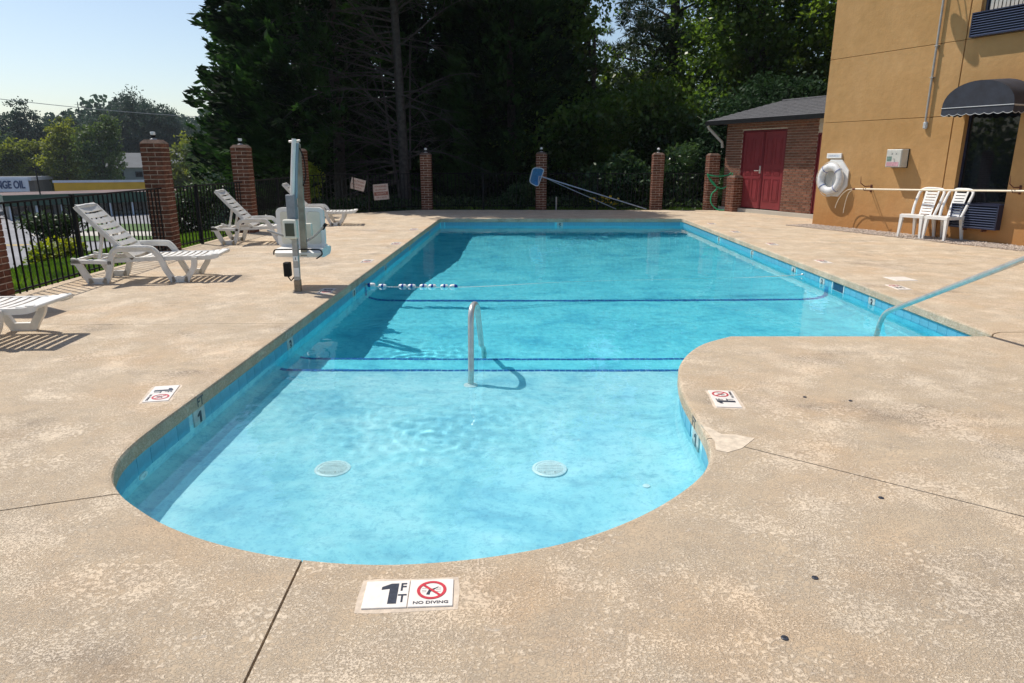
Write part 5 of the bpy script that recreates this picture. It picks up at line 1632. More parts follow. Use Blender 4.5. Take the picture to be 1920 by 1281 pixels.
MB().tube([(0, 0, 0), (0, 0, 0.42)], 0.022, 8).build('stake', M['steel_dull'], t)
# anchor caps in the deck
for x, y, lab in ((1.842, 4.057, 'black anchor cap in the deck right of the bulge marker tiles'), (2.097, 3.989, 'black anchor cap farthest right of the pair beyond the sawn joint'),
                  (1.632, 2.737, 'small black anchor cap just below the long sawn joint'), (1.084, 2.141, 'black anchor cap in the lower right deck, middle of three'),
                  (0.853, 1.823, 'black ringed anchor cap nearest the bottom edge of the picture')):
    t = thing('anchor_cap', lab, 'anchor cap', (x, y, 0), 0, 'black anchor caps in the deck')
    MB().lathe([(0.0115, -0.002), (0.0115, 0.003), (0.008, 0.005), (0.004, 0.0045)], (0, 0, 0), 14).build('cap', M['ink'], t, smooth=True)
    MB().lathe([(0.004, 0.0046), (0.003, 0.0052)], (0, 0, 0), 8).build('screw', M['dark'], t)

# ------------------------------------------------------------------ vegetation
def leaves(name, C, N, L, W, m, rng, parent=None, up=0.0, fold=True):
    "pointed leaf quads: centres C, axis directions N, lengths L, widths W"
    n = len(C)
    N = N / (np.linalg.norm(N, axis=1)[:, None] + 1e-9)
    r = rng.normal(size=(n, 3)); r[:, 2] += up
    S = np.cross(N, r); S /= (np.linalg.norm(S, axis=1)[:, None] + 1e-9)
    L = np.broadcast_to(L, (n,))[:, None]; W = np.broadcast_to(W, (n,))[:, None]
    a = C - N * L * 0.5; b = C + S * W * 0.5 - N * L * 0.05; c = C + N * L * 0.5; d = C - S * W * 0.5 - N * L * 0.05
    V = np.stack([a, b, c, d], 1).reshape(-1, 3)
    Q = np.arange(4 * n).reshape(n, 4)
    return np_mesh(name, V, Q, m, parent=parent)
def sphere_dirs(n, rng):
    v = rng.normal(size=(n, 3))
    return v / np.linalg.norm(v, axis=1)[:, None]
def clumped_crown(blobs, clumps, per, rc, rng, shell=0.72, jag=0.0):
    "leaf centres in clumps gathered near the surface of several ellipsoids"
    wts = np.array([b[3] * b[4] + b[4] * b[5] + b[3] * b[5] for b in blobs], float); wts /= wts.sum()
    pick = rng.choice(len(blobs), clumps, p=wts)
    B = np.array(blobs)[pick]
    d = sphere_dirs(clumps, rng)
    rad = shell + (1 - shell) * rng.random(clumps) ** 0.6
    rad = np.where(rng.random(clumps) < 0.22, rad * rng.uniform(0.3, 0.9, clumps), rad)
    cc = B[:, :3] + d * rad[:, None] * B[:, 3:6]
    if jag > 0:
        # boughs push out of the crown in groups and leave notches between them
        K = max(6, clumps // 16)
        bd = sphere_dirs(K, rng)
        bs = 1 + jag * rng.uniform(-1, 1.0, K)
        near = np.argmax(d @ bd.T, 1)
        cc = B[:, :3] + (cc - B[:, :3]) * bs[near][:, None]
        cc += rng.normal(size=cc.shape) * 0.10 * B[:, 3:6]
    rcs = rc * rng.uniform(0.5, 1.4, clumps)
    C = np.repeat(cc, per, 0) + rng.normal(size=(clumps * per, 3)) * np.repeat(rcs, per)[:, None] * np.array([1, 1, 0.62])
    return C, np.repeat(d, per, 0)
def limb_path(p0, p1, rng, k=5, wob=0.12):
    p0, p1 = np.array(p0, float), np.array(p1, float)
    L = np.linalg.norm(p1 - p0)
    out = []
    for i in range(k + 1):
        t = i / k
        p = p0 * (1 - t) + p1 * t + rng.normal(size=3) * wob * L * 0.25 * math.sin(math.pi * t)
        out.append(tuple(p))
    return out
def tree(name, label, cat, base, trunk_h, r0, blobs, clumps, per, rc, L, W, lm, bm_, seed, group=None, limbs=6, lean=0.0, up=1.2):
    rng = np.random.default_rng(seed)
    t = thing(name, label, cat, base, 0, group)
    tk = MB()
    top = (lean, lean * 0.3, trunk_h)
    tp = limb_path((0, 0, -0.3), top, rng, 7, 0.08)
    tk.tube(tp, [r0 * (1 - 0.7 * i / 7) for i in range(8)], 9)
    lm_ = MB()
    for k in range(limbs):
        b = blobs[k % len(blobs)]
        s_ = tp[min(7, 3 + k % 5)]
        e = (b[0] + rng.uniform(-0.4, 0.4) * b[3], b[1] + rng.uniform(-0.4, 0.4) * b[4], b[2] + rng.uniform(-0.2, 0.5) * b[5])
        pp = limb_path(s_, e, rng, 5)
        lm_.tube(pp, [r0 * 0.42 * (1 - 0.8 * i / 5) for i in range(6)], 6)
    to = tk.build('trunk', bm_, t, smooth=True)
    lm_.build('limbs', bm_, to, smooth=True)
    C, D = clumped_crown(blobs, clumps, per, rc, rng, 0.6, 0.38)
    n = len(C)
    N = D * 0.5 + sphere_dirs(n, rng) * 0.9
    N[:, 2] -= 0.25
    leaves('crown', C, N, L * rng.uniform(0.6, 1.3, n), W * rng.uniform(0.6, 1.3, n), lm, rng, t, up=up)
    return t

# --- dense dark cypresses: plumes of fine sprays on a ragged cone
def cypress(label, base, H, Rr, seed, n_pl=1500, per=34, z_low=0.5, skip=None, spread=1.0):
    rng = np.random.default_rng(seed)
    t = thing('cypress_tree', label, 'cypress', base, 0, 'dark cypresses behind the pool fence')
    MB().tube(limb_path((0, 0, -0.3), (0.1, 0, H * 0.9), rng, 8, 0.03), [0.22 * (1 - 0.85 * i / 8) for i in range(9)], 8).build('trunk', M['bark_dark'], t, smooth=True)
    zz = z_low + (H - z_low) * rng.random(n_pl) ** 1.25
    prof = Rr * (1 - (zz / H) ** 2.2) ** 0.75 * np.where(zz < 1.8, 0.80 + 0.20 * zz / 1.8, 1.0)
    a = rng.uniform(0, 2 * math.pi, n_pl)
    lob = 1 + 0.10 * np.sin(3 * a + seed) + 0.08 * np.sin(5 * a + zz * 1.3)
    rad = prof * lob * rng.uniform(0.74, 1.04, n_pl)
    inner = rng.random(n_pl) < 0.2
    rad = np.where(inner, rad * rng.uniform(0.35, 0.8, n_pl), rad)
    P = np.stack([rad * np.cos(a), rad * np.sin(a), zz], 1)
    if skip is not None:
        keep = ~skip(P)
        P, a = P[keep], a[keep]
    k = len(P)
    A = np.stack([np.cos(a), np.sin(a), rng.uniform(-0.05, 0.75, k)], 1)
    A /= np.linalg.norm(A, axis=1)[:, None]
    len_ = rng.uniform(0.5, 1.15, k)
    s_ = rng.random((k, per))
    off = rng.normal(size=(k, per, 3)) * (0.15 * spread * (1.15 - s_))[..., None]
    C = P[:, None] + A[:, None] * ((s_ - 0.6) * len_[:, None])[..., None] + off
    N = A[:, None] + rng.normal(size=(k, per, 3)) * 0.38
    C, N = C.reshape(-1, 3), N.reshape(-1, 3)
    n = len(C)
    leaves('foliage', C, N, 0.28 * rng.uniform(0.6, 1.4, n), 0.10 * rng.uniform(0.6, 1.4, n), M['cypress'], rng, t)
    return t
cypress('big dark cypress at the left of the grove, its ragged edge against the sky', (-6.0, 24.6, -0.2), 16, 4.1, 11, 2600, 36, 1.6, skip=lambda P: (P[:, 0] > 0.9) & (P[:, 1] < 1.4) & (P[:, 2] < 9))
cypress('dark cypress closing the gap behind the bare branched tree', (-3.6, 29.5, -0.2), 11.5, 4.7, 12, 2000, 34, 0.2)
cypress('tall dark cypress at the back right of the bare branched tree', (-1.0, 32.5, -0.2), 9.8, 4.0, 16, 1500, 32, 0.2)
cypress('tall dark cypress at the very back left of the grove', (-7.4, 34, -0.4), 12, 4.8, 17, 1700, 32, 0.2)
cypress('dark cypress right of the bare branched tree', (-0.1, 26.2, -0.2), 10.5, 3.1, 13, 1500, 34, 0.2)
cypress('dark cypress farthest left at the back of the grove', (-9.2, 30.5, -0.8), 13, 3.6, 15, 1000, 30, 0.3)

# --- the bare-limbed conifer: crown high above, dead grey branches in front
def bare_tree():
    rng = np.random.default_rng(21)
    t = thing('bare_branched_tree', 'conifer with dead bare grey branches and upright trunk left of the shaded brick pier', 'tree', (-3.42, 22.4, -0.1))
    trunk = [(0, 0, -0.2), (-0.02, 0, 2.0), (-0.08, 0, 4.5), (-0.16, 0, 7.5), (-0.2, 0, 11)]
    to = MB().tube(trunk, [0.19, 0.15, 0.125, 0.10, 0.05], 12).build('trunk', M['bark'], t, smooth=True)
    st = MB()
    st.tube([(-0.12, -0.05, 0.0), (-0.35, -0.1, 1.6), (-0.5, -0.1, 3.2), (-0.62, -0.05, 4.4)], [0.06, 0.045, 0.03, 0.015], 8)
    st.tube([(0.18, 0.0, 1.2), (0.26, -0.05, 3.2), (0.32, 0, 5.0)], [0.03, 0.025, 0.012], 8)
    st.build('side_stem', M['bark'], to, smooth=True)
    for k in range(92):
        z = 0.5 + 6.8 * (k / 92) + rng.uniform(-0.15, 0.15)
        side = -1 if rng.random() < 0.56 else 1
        ang = (math.pi if side < 0 else 0) + rng.normal() * 0.55
        if math.sin(ang) > 0.5: ang = -ang
        L = rng.uniform(0.8, 4.2) * (0.72 if side > 0 else 1.0)
        rise = rng.uniform(-0.15, 0.75)
        droop = rng.uniform(0.05, 0.75)
        P = []
        w1, w2, ph = rng.uniform(-0.12, 0.12), rng.uniform(-0.08, 0.08), rng.uniform(0, 6)
        for i in range(9):
            s_ = i / 8
            r = L * s_
            P.append((math.cos(ang) * r - 0.03 * z + w2 * math.sin(5 * s_ + ph), math.sin(ang) * r * 0.8, z + rise * L * s_ - droop * L * s_ ** 2.2 * 0.6 + w1 * math.sin(6 * s_ + ph)))
        r0 = rng.uniform(0.012, 0.018) + 0.004 * L
        b = MB().tube(P, [r0 * (1 - 0.85 * i / 8) for i in range(9)], 5)
        for j in range(int(3 + L * 2.2)):
            i = int(rng.integers(2, 8))
            q_ = Vector(P[i]).lerp(Vector(P[i - 1]), rng.random())
            d = (Vector(P[i]) - Vector(P[i - 1])).normalized()
            sd = Vector((rng.uniform(-1, 1), rng.uniform(-0.6, 0.6), rng.uniform(-1.0, 0.9)))
            e = q_ + (d * 0.9 + sd * 0.7).normalized() * rng.uniform(0.2, 1.1)
            mid = (q_ + e) / 2 + Vector((0, 0, rng.uniform(-0.06, 0.08)))
            b.tube([tuple(q_), tuple(mid), tuple(e)], [0.008, 0.006, 0.0025], 4)
        b.build('branch', M['bark'], t)
    n_cl = 620
    a = rng.uniform(0, 6.283, n_cl); z = 6.6 + 5 * rng.random(n_cl)
    r = 3.4 * (1 - ((z - 6.6) / 5.4)) ** 0.7 * rng.uniform(0.3, 1.0, n_cl)
    P = np.stack([r * np.cos(a), r * np.sin(a), z], 1)
    per = 32
    A = np.stack([np.cos(a), np.sin(a), rng.uniform(0, 0.6, n_cl)], 1)
    s_ = rng.random((n_cl, per))
    C = (P[:, None] + A[:, None] * (s_ - 0.5)[..., None] * 0.9 + rng.normal(size=(n_cl, per, 3)) * 0.13).reshape(-1, 3)
    N = (A[:, None] + rng.normal(size=(n_cl, per, 3)) * 0.4).reshape(-1, 3)
    leaves('foliage', C, N, 0.26, 0.08, M['cypress'], rng, t)
bare_tree()

# --- broadleaf wood behind the right half of the fence
oaks = [
    ('tall leafy tree rising behind the shed roof ridge', (9.0, 26.5, -0.2), 9, 0.24, [(0, 0, 7.5, 2.7, 2.6, 3.4), (-0.8, 0.4, 10.5, 2.4, 2.4, 2.6), (1.3, -0.6, 5.0, 2.0, 1.9, 1.9), (-1.5, -0.3, 5.6, 1.7, 1.7, 1.7)], 'oak', 900),
    ('tall leafy tree closest to the ochre wall corner', (12.2, 25.0, -0.2), 9, 0.25, [(0, 0, 7.0, 2.7, 2.6, 3.8), (-0.9, -0.4, 4.4, 2.0, 1.9, 1.8), (0.6, 0, 10.4, 2.2, 2.2, 2.4)], 'oak2', 900),
    ('tall dark leafy tree between the pine and the shed', (9.4, 30.0, -0.2), 10, 0.26, [(0.4, 0, 8.6, 2.5, 2.5, 3.6), (0.9, 0, 12, 2.2, 2.2, 2.4), (0.6, 0.5, 5.0, 2.1, 2.0, 2.0)], 'oak', 800),
    ('low sunlit leafy tree under the sky gap left of the pine', (4.6, 29.0, -0.2), 3.4, 0.16, [(0, 0, 3.3, 1.9, 1.7, 1.6), (-1.3, 0.3, 2.6, 1.4, 1.3, 1.4), (1.2, 0, 3.4, 1.3, 1.3, 1.5), (-0.4, 0, 4.9, 0.7, 0.7, 0.7)], 'oak2', 680),
    ('slender leafy tree beside the right cypress', (2.9, 26.0, -0.2), 6, 0.16, [(-0.9, 0, 3.4, 1.0, 1.2, 1.4), (-0.9, 0, 5.4, 0.9, 0.9, 1.5), (-0.5, 0, 7.4, 1.0, 1.0, 1.4), (0.1, 0, 2.6, 1.2, 1.2, 1.2)], 'oak', 620),
    ('leafy understorey tree straight behind the pier with the net', (2.2, 24.2, -0.15), 2.6, 0.10, [(0, 0, 2.5, 1.3, 1.1, 1.1), (-0.7, 0.2, 1.7, 1.0, 0.9, 0.8)], 'oak', 380),
    ('leafy understorey tree behind the pier at the pole foot', (5.0, 25.0, -0.15), 3.2, 0.12, [(0, 0, 3.0, 1.5, 1.3, 1.3), (0.9, 0, 2.1, 1.2, 1.1, 1.0), (-0.9, 0, 1.9, 1.1, 1.0, 0.9)], 'oak', 460),
    ('leafy tree at the back under the tall trees, right of the pine trunk', (8.8, 33.0, -0.2), 6, 0.2, [(0, 0, 5.2, 2.6, 2.2, 2.4), (-1.6, 0, 3.4, 1.9, 1.6, 1.7), (1.8, 0, 3.4, 2.0, 1.6, 1.8)], 'oak2', 620),
]
for i, (lab, base, th, r0, bl, m_, cl) in enumerate(oaks):
    tree('leafy_tree', lab, 'tree', base, th, r0, bl, int(cl * 0.62), 46, 0.27, 0.17, 0.12, M[m_], M['bark_dark'], 40 + i, 'leafy trees behind the fence', limbs=8)
tree('dogwood_tree', 'layered blue green dogwood spreading over the left end of the shed roof', 'tree', (7.9, 22.6, -0.1), 2.6, 0.11,
     [(0, 0, 3.0, 1.7, 1.2, 0.55), (-0.8, 0, 2.3, 1.3, 1.0, 0.45), (0.9, 0.2, 3.5, 1.2, 1.0, 0.45), (-0.5, -0.2, 1.5, 1.3, 0.9, 0.4), (-1.3, 0, 1.0, 0.9, 0.8, 0.5)], 420, 36, 0.22, 0.15, 0.085, M['dogwood'], M['bark_dark'], 61, limbs=8)
# pine with a tall clean trunk and layered plates of needles
def pine():
    rng = np.random.default_rng(71)
    t = thing('pine_tree', 'tall pine with clean dark trunk and layered needle plates against the sky', 'pine', (6.35, 28.6, -0.2))
    to = MB().tube([(0, 0, -0.3), (-0.05, 0, 4), (-0.1, 0, 8), (0, 0, 14)], [0.24, 0.20, 0.17, 0.07], 12).build('trunk', M['bark_dark'], t, smooth=True)
    Cs, Ns = [], []
    br = MB()
    for k in range(34):
        z = 4.4 + 8 * (k / 34)
        ang = rng.uniform(0, 6.283) if k > 6 else math.pi + (k - 3) * 0.42
        z += rng.uniform(-0.35, 0.35)
        L = rng.uniform(1.8, 3.7) * (1 - 0.45 * k / 34)
        tl = rng.uniform(-0.35, 0.3)
        P = [(math.cos(ang) * L * s_, math.sin(ang) * L * s_, z + (0.30 + tl) * L * s_ - 0.18 * L * s_ * s_) for s_ in np.linspace(0, 1, 6)]
        br.tube(P, [0.055 * (1 - 0.8 * i / 5) for i in range(6)], 6)
        for j in range(17):
            s_ = rng.uniform(0.25, 1.05)
            c = np.array([math.cos(ang) * L * s_, math.sin(ang) * L * s_, z + (0.30 + tl) * L * s_ - 0.18 * L * s_ * s_]) + rng.normal(size=3) * np.array([0.5, 0.5, 0.34])
            d = sphere_dirs(52, rng); d[:, 2] = d[:, 2] * 0.8 + 0.15
            Cs.append(c + d * 0.17); Ns.append(d)
    br.build('branches', M['bark_dark'], to, smooth=True)
    C, N = np.concatenate(Cs), np.concatenate(Ns)
    leaves('needles', C, N, 0.27, 0.034, M['pine'], rng, t)
pine()
# shrubs along the back fence
shr = [
    ('laurel_shrub', 'broad leaved laurel right of the pier with the net, leaves catching light', (2.9, 22.1, -0.05), [(0, 0, 0.75, 0.75, 0.6, 0.6), (0.6, 0.1, 1.0, 0.6, 0.5, 0.5)], 120, 20, 0.13, 0.18, 0.075, 'laurel'),
    ('laurel_shrub', 'broad leaved laurel just left of the pier at the pole foot', (3.75, 21.8, -0.05), [(0, 0, 0.85, 0.8, 0.6, 0.55), (-0.3, 0.1, 1.2, 0.5, 0.5, 0.4)], 130, 20, 0.13, 0.18, 0.075, 'laurel'),
    ('laurel_shrub', 'laurel filling the gap between the pole foot pier and the hose pier', (5.15, 22.2, -0.05), [(0, 0, 0.8, 0.7, 0.6, 0.7), (0.1, 0, 1.5, 0.55, 0.5, 0.5)], 130, 20, 0.14, 0.16, 0.06, 'laurel'),
    ('box_shrub', 'low rounded light green shrub left of the pier with the net', (0.15, 21.4, -0.05), [(0, 0, 0.38, 0.45, 0.35, 0.36), (0.3, 0, 0.5, 0.3, 0.3, 0.25)], 110, 22, 0.07, 0.09, 0.04, 'laurel'),
    ('box_shrub', 'tall thin shrub beside the short brick pier', (6.6, 21.2, -0.05), [(0, 0, 0.7, 0.5, 0.4, 0.6)], 80, 22, 0.10, 0.12, 0.05, 'laurel'),
    ('yellow_shrub', 'small yellow green shrub behind the fence right of the third pier', (-6.0, 20.6, -0.15), [(0, 0, 0.95, 0.35, 0.3, 0.55)], 60, 20, 0.09, 0.10, 0.05, 'yellow_shrub'),
    ('yellow_shrub', 'bright yellow green shrub beyond the fence between the frame edge pier and the tall pier', (-8.0, 11.9, -0.5), [(0, 0, 0.30, 0.36, 0.35, 0.28), (0.18, 0.1, 0.40, 0.24, 0.25, 0.20), (-0.22, 0.1, 0.25, 0.22, 0.2, 0.2)], 130, 22, 0.06, 0.085, 0.045, 'yellow_shrub'),
    ('dark_shrub', 'dark spreading shrub behind the bright yellow green one', (-10.85, 16.2, -1.25), [(0, 0, 1.12, 0.5, 0.45, 0.33), (0.35, 0, 1.2, 0.3, 0.3, 0.24), (-0.35, 0, 1.25, 0.3, 0.3, 0.24)], 110, 22, 0.10, 0.11, 0.05, 'dark_shrub'),
    ('dark_shrub', 'round dark shrub behind the fence panel right of the tall pier', (-7.55, 16.3, -0.5), [(0, 0, 0.70, 0.62, 0.6, 0.60), (0.3, 0, 1.05, 0.45, 0.45, 0.35), (-0.35, 0.1, 0.5, 0.45, 0.4, 0.4)], 190, 22, 0.10, 0.10, 0.05, 'dark_shrub'),
]
for i, (nm, lab, base, bl, cl, per, rc, L, W, m_) in enumerate(shr):
    rng_ = np.random.default_rng(80 + i)
    t = thing(nm, lab, 'shrub', base, 0, None)
    s_ = MB()
    for k in range(7):
        b = bl[k % len(bl)]
        s_.tube(limb_path((0, 0, -0.3), (b[0] + rng_.uniform(-.6, .6) * b[3], b[1] + rng_.uniform(-.6, .6) * b[4], b[2] + 0.3 * b[5]), rng_, 4), [0.018, 0.014, 0.011, 0.008, 0.005], 5)
    s_.build('stems', M['bark_dark'], t)
    C, D = clumped_crown(bl, cl, per, rc, rng_, 0.6)
    N = D * 0.6 + sphere_dirs(len(C), rng_)
    leaves('foliage', C, N, L * rng_.uniform(0.6, 1.3, len(C)), W * rng_.uniform(0.7, 1.3, len(C)), M[m_], rng_, t, up=1.2)
def flowers(name, label, base, n, spread, h, m_, seed, sz=0.05):
    rng_ = np.random.default_rng(seed)
    t = thing(name, label, 'flowers', base)
    C = rng_.uniform(-1, 1, (n, 3)) * np.array([spread, 0.3, 0]) + np.array([0, 0, h]) + rng_.normal(size=(n, 3)) * np.array([0.05, 0.05, h * 0.25])
    st = MB()
    for c in C[:30]:
        st.tube([(c[0] * 0.8, c[1], -0.1), tuple(c)], 0.004, 4)
    st.build('stems', M['grass'], t)
    N = sphere_dirs(n * 6, rng_)
    CC = np.repeat(C, 6, 0) + N * sz * 0.4
    leaves('blooms', CC, N, sz, sz * 0.6, M[m_], rng_, t)
    k = n * 6
    C2 = np.repeat(C, 6, 0) * np.array([1, 1, 0.6]) + rng_.normal(size=(k, 3)) * 0.07
    leaves('foliage', C2, sphere_dirs(k, rng_), 0.11, 0.045, M['laurel'], rng_, t)
flowers('yellow_flowers', 'cluster of yellow flowers behind the leaning poles', (2.68, 21.2, -0.05), 26, 0.30, 0.26, 'petal_y', 91, 0.075)
flowers('yellow_flowers', 'smaller patch of pale yellow flowers right of the main cluster', (3.2, 21.3, -0.05), 12, 0.18, 0.18, 'petal_y', 92, 0.06)
flowers('pink_flowers', 'small pink flowers below the bright yellow green shrub', (-7.35, 10.9, -0.36), 34, 0.55, 0.10, 'petal_p', 93, 0.035)

# grass and ivy as ground cover
def blades(name, P, h, w, m_, seed, tilt=0.5):
    rng_ = np.random.default_rng(seed)
    n = len(P)
    N = rng_.normal(size=(n, 3)) * tilt; N[:, 2] = 1
    N /= np.linalg.norm(N, axis=1)[:, None]
    hh = h * rng_.uniform(0.5, 1.3, n)
    o = leaves(name, P + N * hh[:, None] * 0.45, N, hh, w, M[m_], rng_)
    o['kind'] = 'stuff'
    return o
rng = np.random.default_rng(17)
n = 60000
u = rng.random(n)
px = -5.56 - 3.6 * u ** 1.3; py = rng.uniform(5.5, 18.5, n)
pz = terrain_z(px, py)
blades('grass', np.stack([px, py, pz], 1), 0.075, 0.010, 'grass', 18)
n = 26000
px = rng.uniform(-2.5, 7.0, n); py = rng.uniform(20.72, 23.5, n)
keep = rng.random(n) < np.where(px > 0.4, 1.0, 0.18)
px, py = px[keep], py[keep]
blades('grass', np.stack([px, py, terrain_z(px, py)], 1), 0.13, 0.016, 'grass', 19)
n = 26000
px = rng.uniform(-9, 15, n); py = rng.uniform(20.8, 30, n)
C = np.stack([px, py, terrain_z(px, py) + rng.uniform(0, 0.35, n)], 1)
o = leaves('ground_cover', C, sphere_dirs(n, rng), 0.14, 0.08, M['dark_shrub'], rng, up=1.5); o['kind'] = 'stuff'
# undergrowth at the shaded foot of the wood
def thicket(label, base, w, h, seed, m_='oak'):
    rng_ = np.random.default_rng(seed)
    t = thing('thicket', label, 'thicket', base)
    bl = [(rng_.uniform(-w, w), rng_.uniform(-0.5, 0.5), rng_.uniform(0.3, h), rng_.uniform(0.6, 1.1), 0.6, rng_.uniform(0.5, 0.9)) for _ in range(9)]
    s_ = MB()
    for k in range(12):
        b = bl[k % 9]
        s_.tube(limb_path((b[0] * 0.8, b[1], -0.3), (b[0], b[1], b[2]), rng_, 4), [0.03, 0.024, 0.018, 0.012, 0.006], 5)
    s_.build('stems', M['bark_dark'], t)
    C, D = clumped_crown(bl, 150, 26, 0.20, rng_, 0.5, 0.4)
    leaves('foliage', C, D * 0.6 + sphere_dirs(len(C), rng_), 0.15, 0.09, M[m_], rng_, t, up=1.0)
thicket('dark thicket low behind the net and its pier', (1.6, 25.6, -0.1), 2.2, 2.0, 101)
thicket('dark thicket low behind the pole foot pier', (5.6, 26.6, -0.1), 2.2, 2.2, 102)
thicket('dark thicket between the hose pier and the shed corner', (8.6, 24.2, -0.1), 1.8, 2.0, 103)
thicket('dark thicket at the very back below the sky gap', (4.0, 33.5, -0.1), 3.4, 2.0, 104, 'oak2')
thicket('dark thicket behind the shed roof', (11.5, 28.5, -0.1), 2.4, 2.6, 105)

# ------------------------------------------------------------------ the low ground to the left: car park, shops, far trees
GZ0 = -6.2
def gz(x, y): return float(terrain_z(np.array([x]), np.array([y]))[0])
def sheet(name, poly, z, m_):
    o = MB().add([(x, y, z) for x, y in poly], [tuple(range(len(poly)))]).build(name, m_)
    o['kind'] = 'structure'
    return o
zf = gz(-50, 60) + 0.03
sheet('car_park', [(-160, 48), (-30, 48), (-26, 62), (-24, 130), (-190, 150)], zf, M['asphalt'])
sheet('pavement', [(-49, 69.6), (-33.2, 69.6), (-35, 73.9), (-50.5, 73.9)], zf + 0.04, M['walk'])
sheet('grass_verge', [(-46.5, 74.6), (-36.2, 74.6), (-42, 82.8), (-50, 82.8)], zf + 0.05, M['lawn'])
sheet('grass_verge', [(-42.0, 65.0), (-30.5, 65.0), (-33.0, 69.2), (-44.0, 69.2)], zf + 0.05, M['lawn'])
sheet('grass_verge', [(-31, 49), (-22, 50), (-22, 64), (-29, 63)], zf + 0.05, M['lawn'])
for y0 in (61.5, 62.3):
    sheet('lane_line', [(-150, y0 + 4), (-44, y0), (-44, y0 + 0.28), (-150, y0 + 4.28)], zf + 0.02, M['road_yellow'])
def shop(name, label, a, b, depth, top, fh, roof_m, fas_m, post_n=0, extra=None):
    a, b = Vector((*a, zf)), Vector((*b, zf))
    L = (b - a).length; ang = math.atan2(b.y - a.y, b.x - a.x)
    t = thing(name, label, 'building', a, ang)
    H = top - zf
    MB().box(0.3, L - 0.3, 2.5, depth, -0.1, H - 0.05).build('wall', M['wall_pale'], t)
    MB().box(-0.2, L + 0.2, -0.2, depth + 0.2, H - 0.05, H + 0.05).build('roof', roof_m, t)
    MB().box(-0.3, L + 0.3, -0.3, -0.201, H - fh, H + 0.12).box(L + 0.201, L + 0.3, -0.2, depth, H - fh, H + 0.12).box(-0.3, -0.201, -0.2, depth, H - fh, H + 0.12).build('fascia', fas_m, t)
    nW = int(L / 2.6)
    for k in range(nW):
        x = 0.6 + k * (L - 1.2) / nW
        f = MB().box(x, x + 1.9, 2.42, 2.495, 0.4, min(2.5, H - fh - 0.1)).build('window', M['navy'], t)
        MB().box(x + 0.1, x + 1.8, 2.40, 2.418, 0.5, min(2.4, H - fh - 0.2)).build('pane', M['glass_dark'], f)
    for k in range(post_n):
        x = 0.3 + k * (L - 0.6) / max(1, post_n - 1)
        MB().box(x - 0.14, x + 0.14, 0.0, 0.28, 0, H - fh).build('column', M['fascia_white'], t)
    return t, L, H, ang
shop('green_canopy_shop', 'long low shop with a dark green fascia and white columns below the fence', (-64.0, 88.0), (-46.5, 103.0), 11, -3.15, 1.25, M['roof_rust'], M['green_metal'], 9)
t, L, H, ang = shop('yellow_shop', 'long flat roofed building with a yellow fascia band under a white edge', (-76.8, 118), (-57.0, 124.5), 14, -2.6, 1.3, M['fascia_white'], M['fascia_yellow'], 0)
MB().box(-0.4, L + 0.4, -0.42, -0.301, H + 0.121, H + 0.5).build('white_edge', M['fascia_white'], t)
t, L, H, ang = shop('sign_shop', 'building with a blue grey wall sign in dark block letters at the left frame edge', (-98, 116), (-82.5, 120), 10, -1.7, 0.5, M['roof_grey'], M['fascia_white'])
sb_ = MB().box(0.5, L - 0.1, -0.62, -0.45, H - 2.3, H - 0.1).build('sign_board', M['fascia_white'], t)
me = text_mesh('CHANGE OIL', 1.75, mat('dark_blue_letters', (0.02, 0.05, 0.14), 0.5), 'lettering', 0.05, 0.62, 0.05); me.transform(ROTX)
inst('lettering', me, sb_, (L - 3.9, -0.66, H - 1.2))
# low ridge of rusty roof in front of the sign shop, and the grey roofed building
def gable(name, label, a, ang, L, D, zt, rise, roof_m):
    t = thing(name, label, 'building', (a[0], a[1], zf), ang)
    H = zt - zf
    MB().box(0, L, 0, D, -0.1, H).build('wall', M['wall_pale'], t)
    MB().add([(-0.5, -0.5, H), (L + 0.5, -0.5, H), (L + 0.5, D + 0.5, H), (-0.5, D + 0.5, H), (0.5, D / 2, H + rise), (L - 0.5, D / 2, H + rise)],
             [(0, 1, 5, 4), (2, 3, 4, 5), (3, 0, 4), (1, 2, 5), (3, 2, 1, 0)]).build('roof', roof_m, t)
    for k in range(int(L / 4)):
        f = MB().box(1 + k * 4, 2.6 + k * 4, -0.06, -0.001, H - 2.2, H - 0.9).build('window', M['navy'], t)
        MB().box(1.1 + k * 4, 2.5 + k * 4, -0.075, -0.061, H - 2.1, H - 1.0).build('pane', M['glass_dark'], f)
gable('rust_roofed_house', 'low house with a rusty red roof between the sign shop and the green shop', (-82, 104), R(14), 15, 7, -4.6, 0.9, M['roof_rust'])
gable('grey_roofed_house', 'large grey roofed building among the far trees behind the tall pier', (-98, 164), R(20), 24, 12, -0.6, 3.4, M['roof_grey'])
gable('pale_low_house', 'pale low building left of the second fence pier', (-58, 122), R(25), 14, 8, -3.8, 1.2, M['roof_grey'])
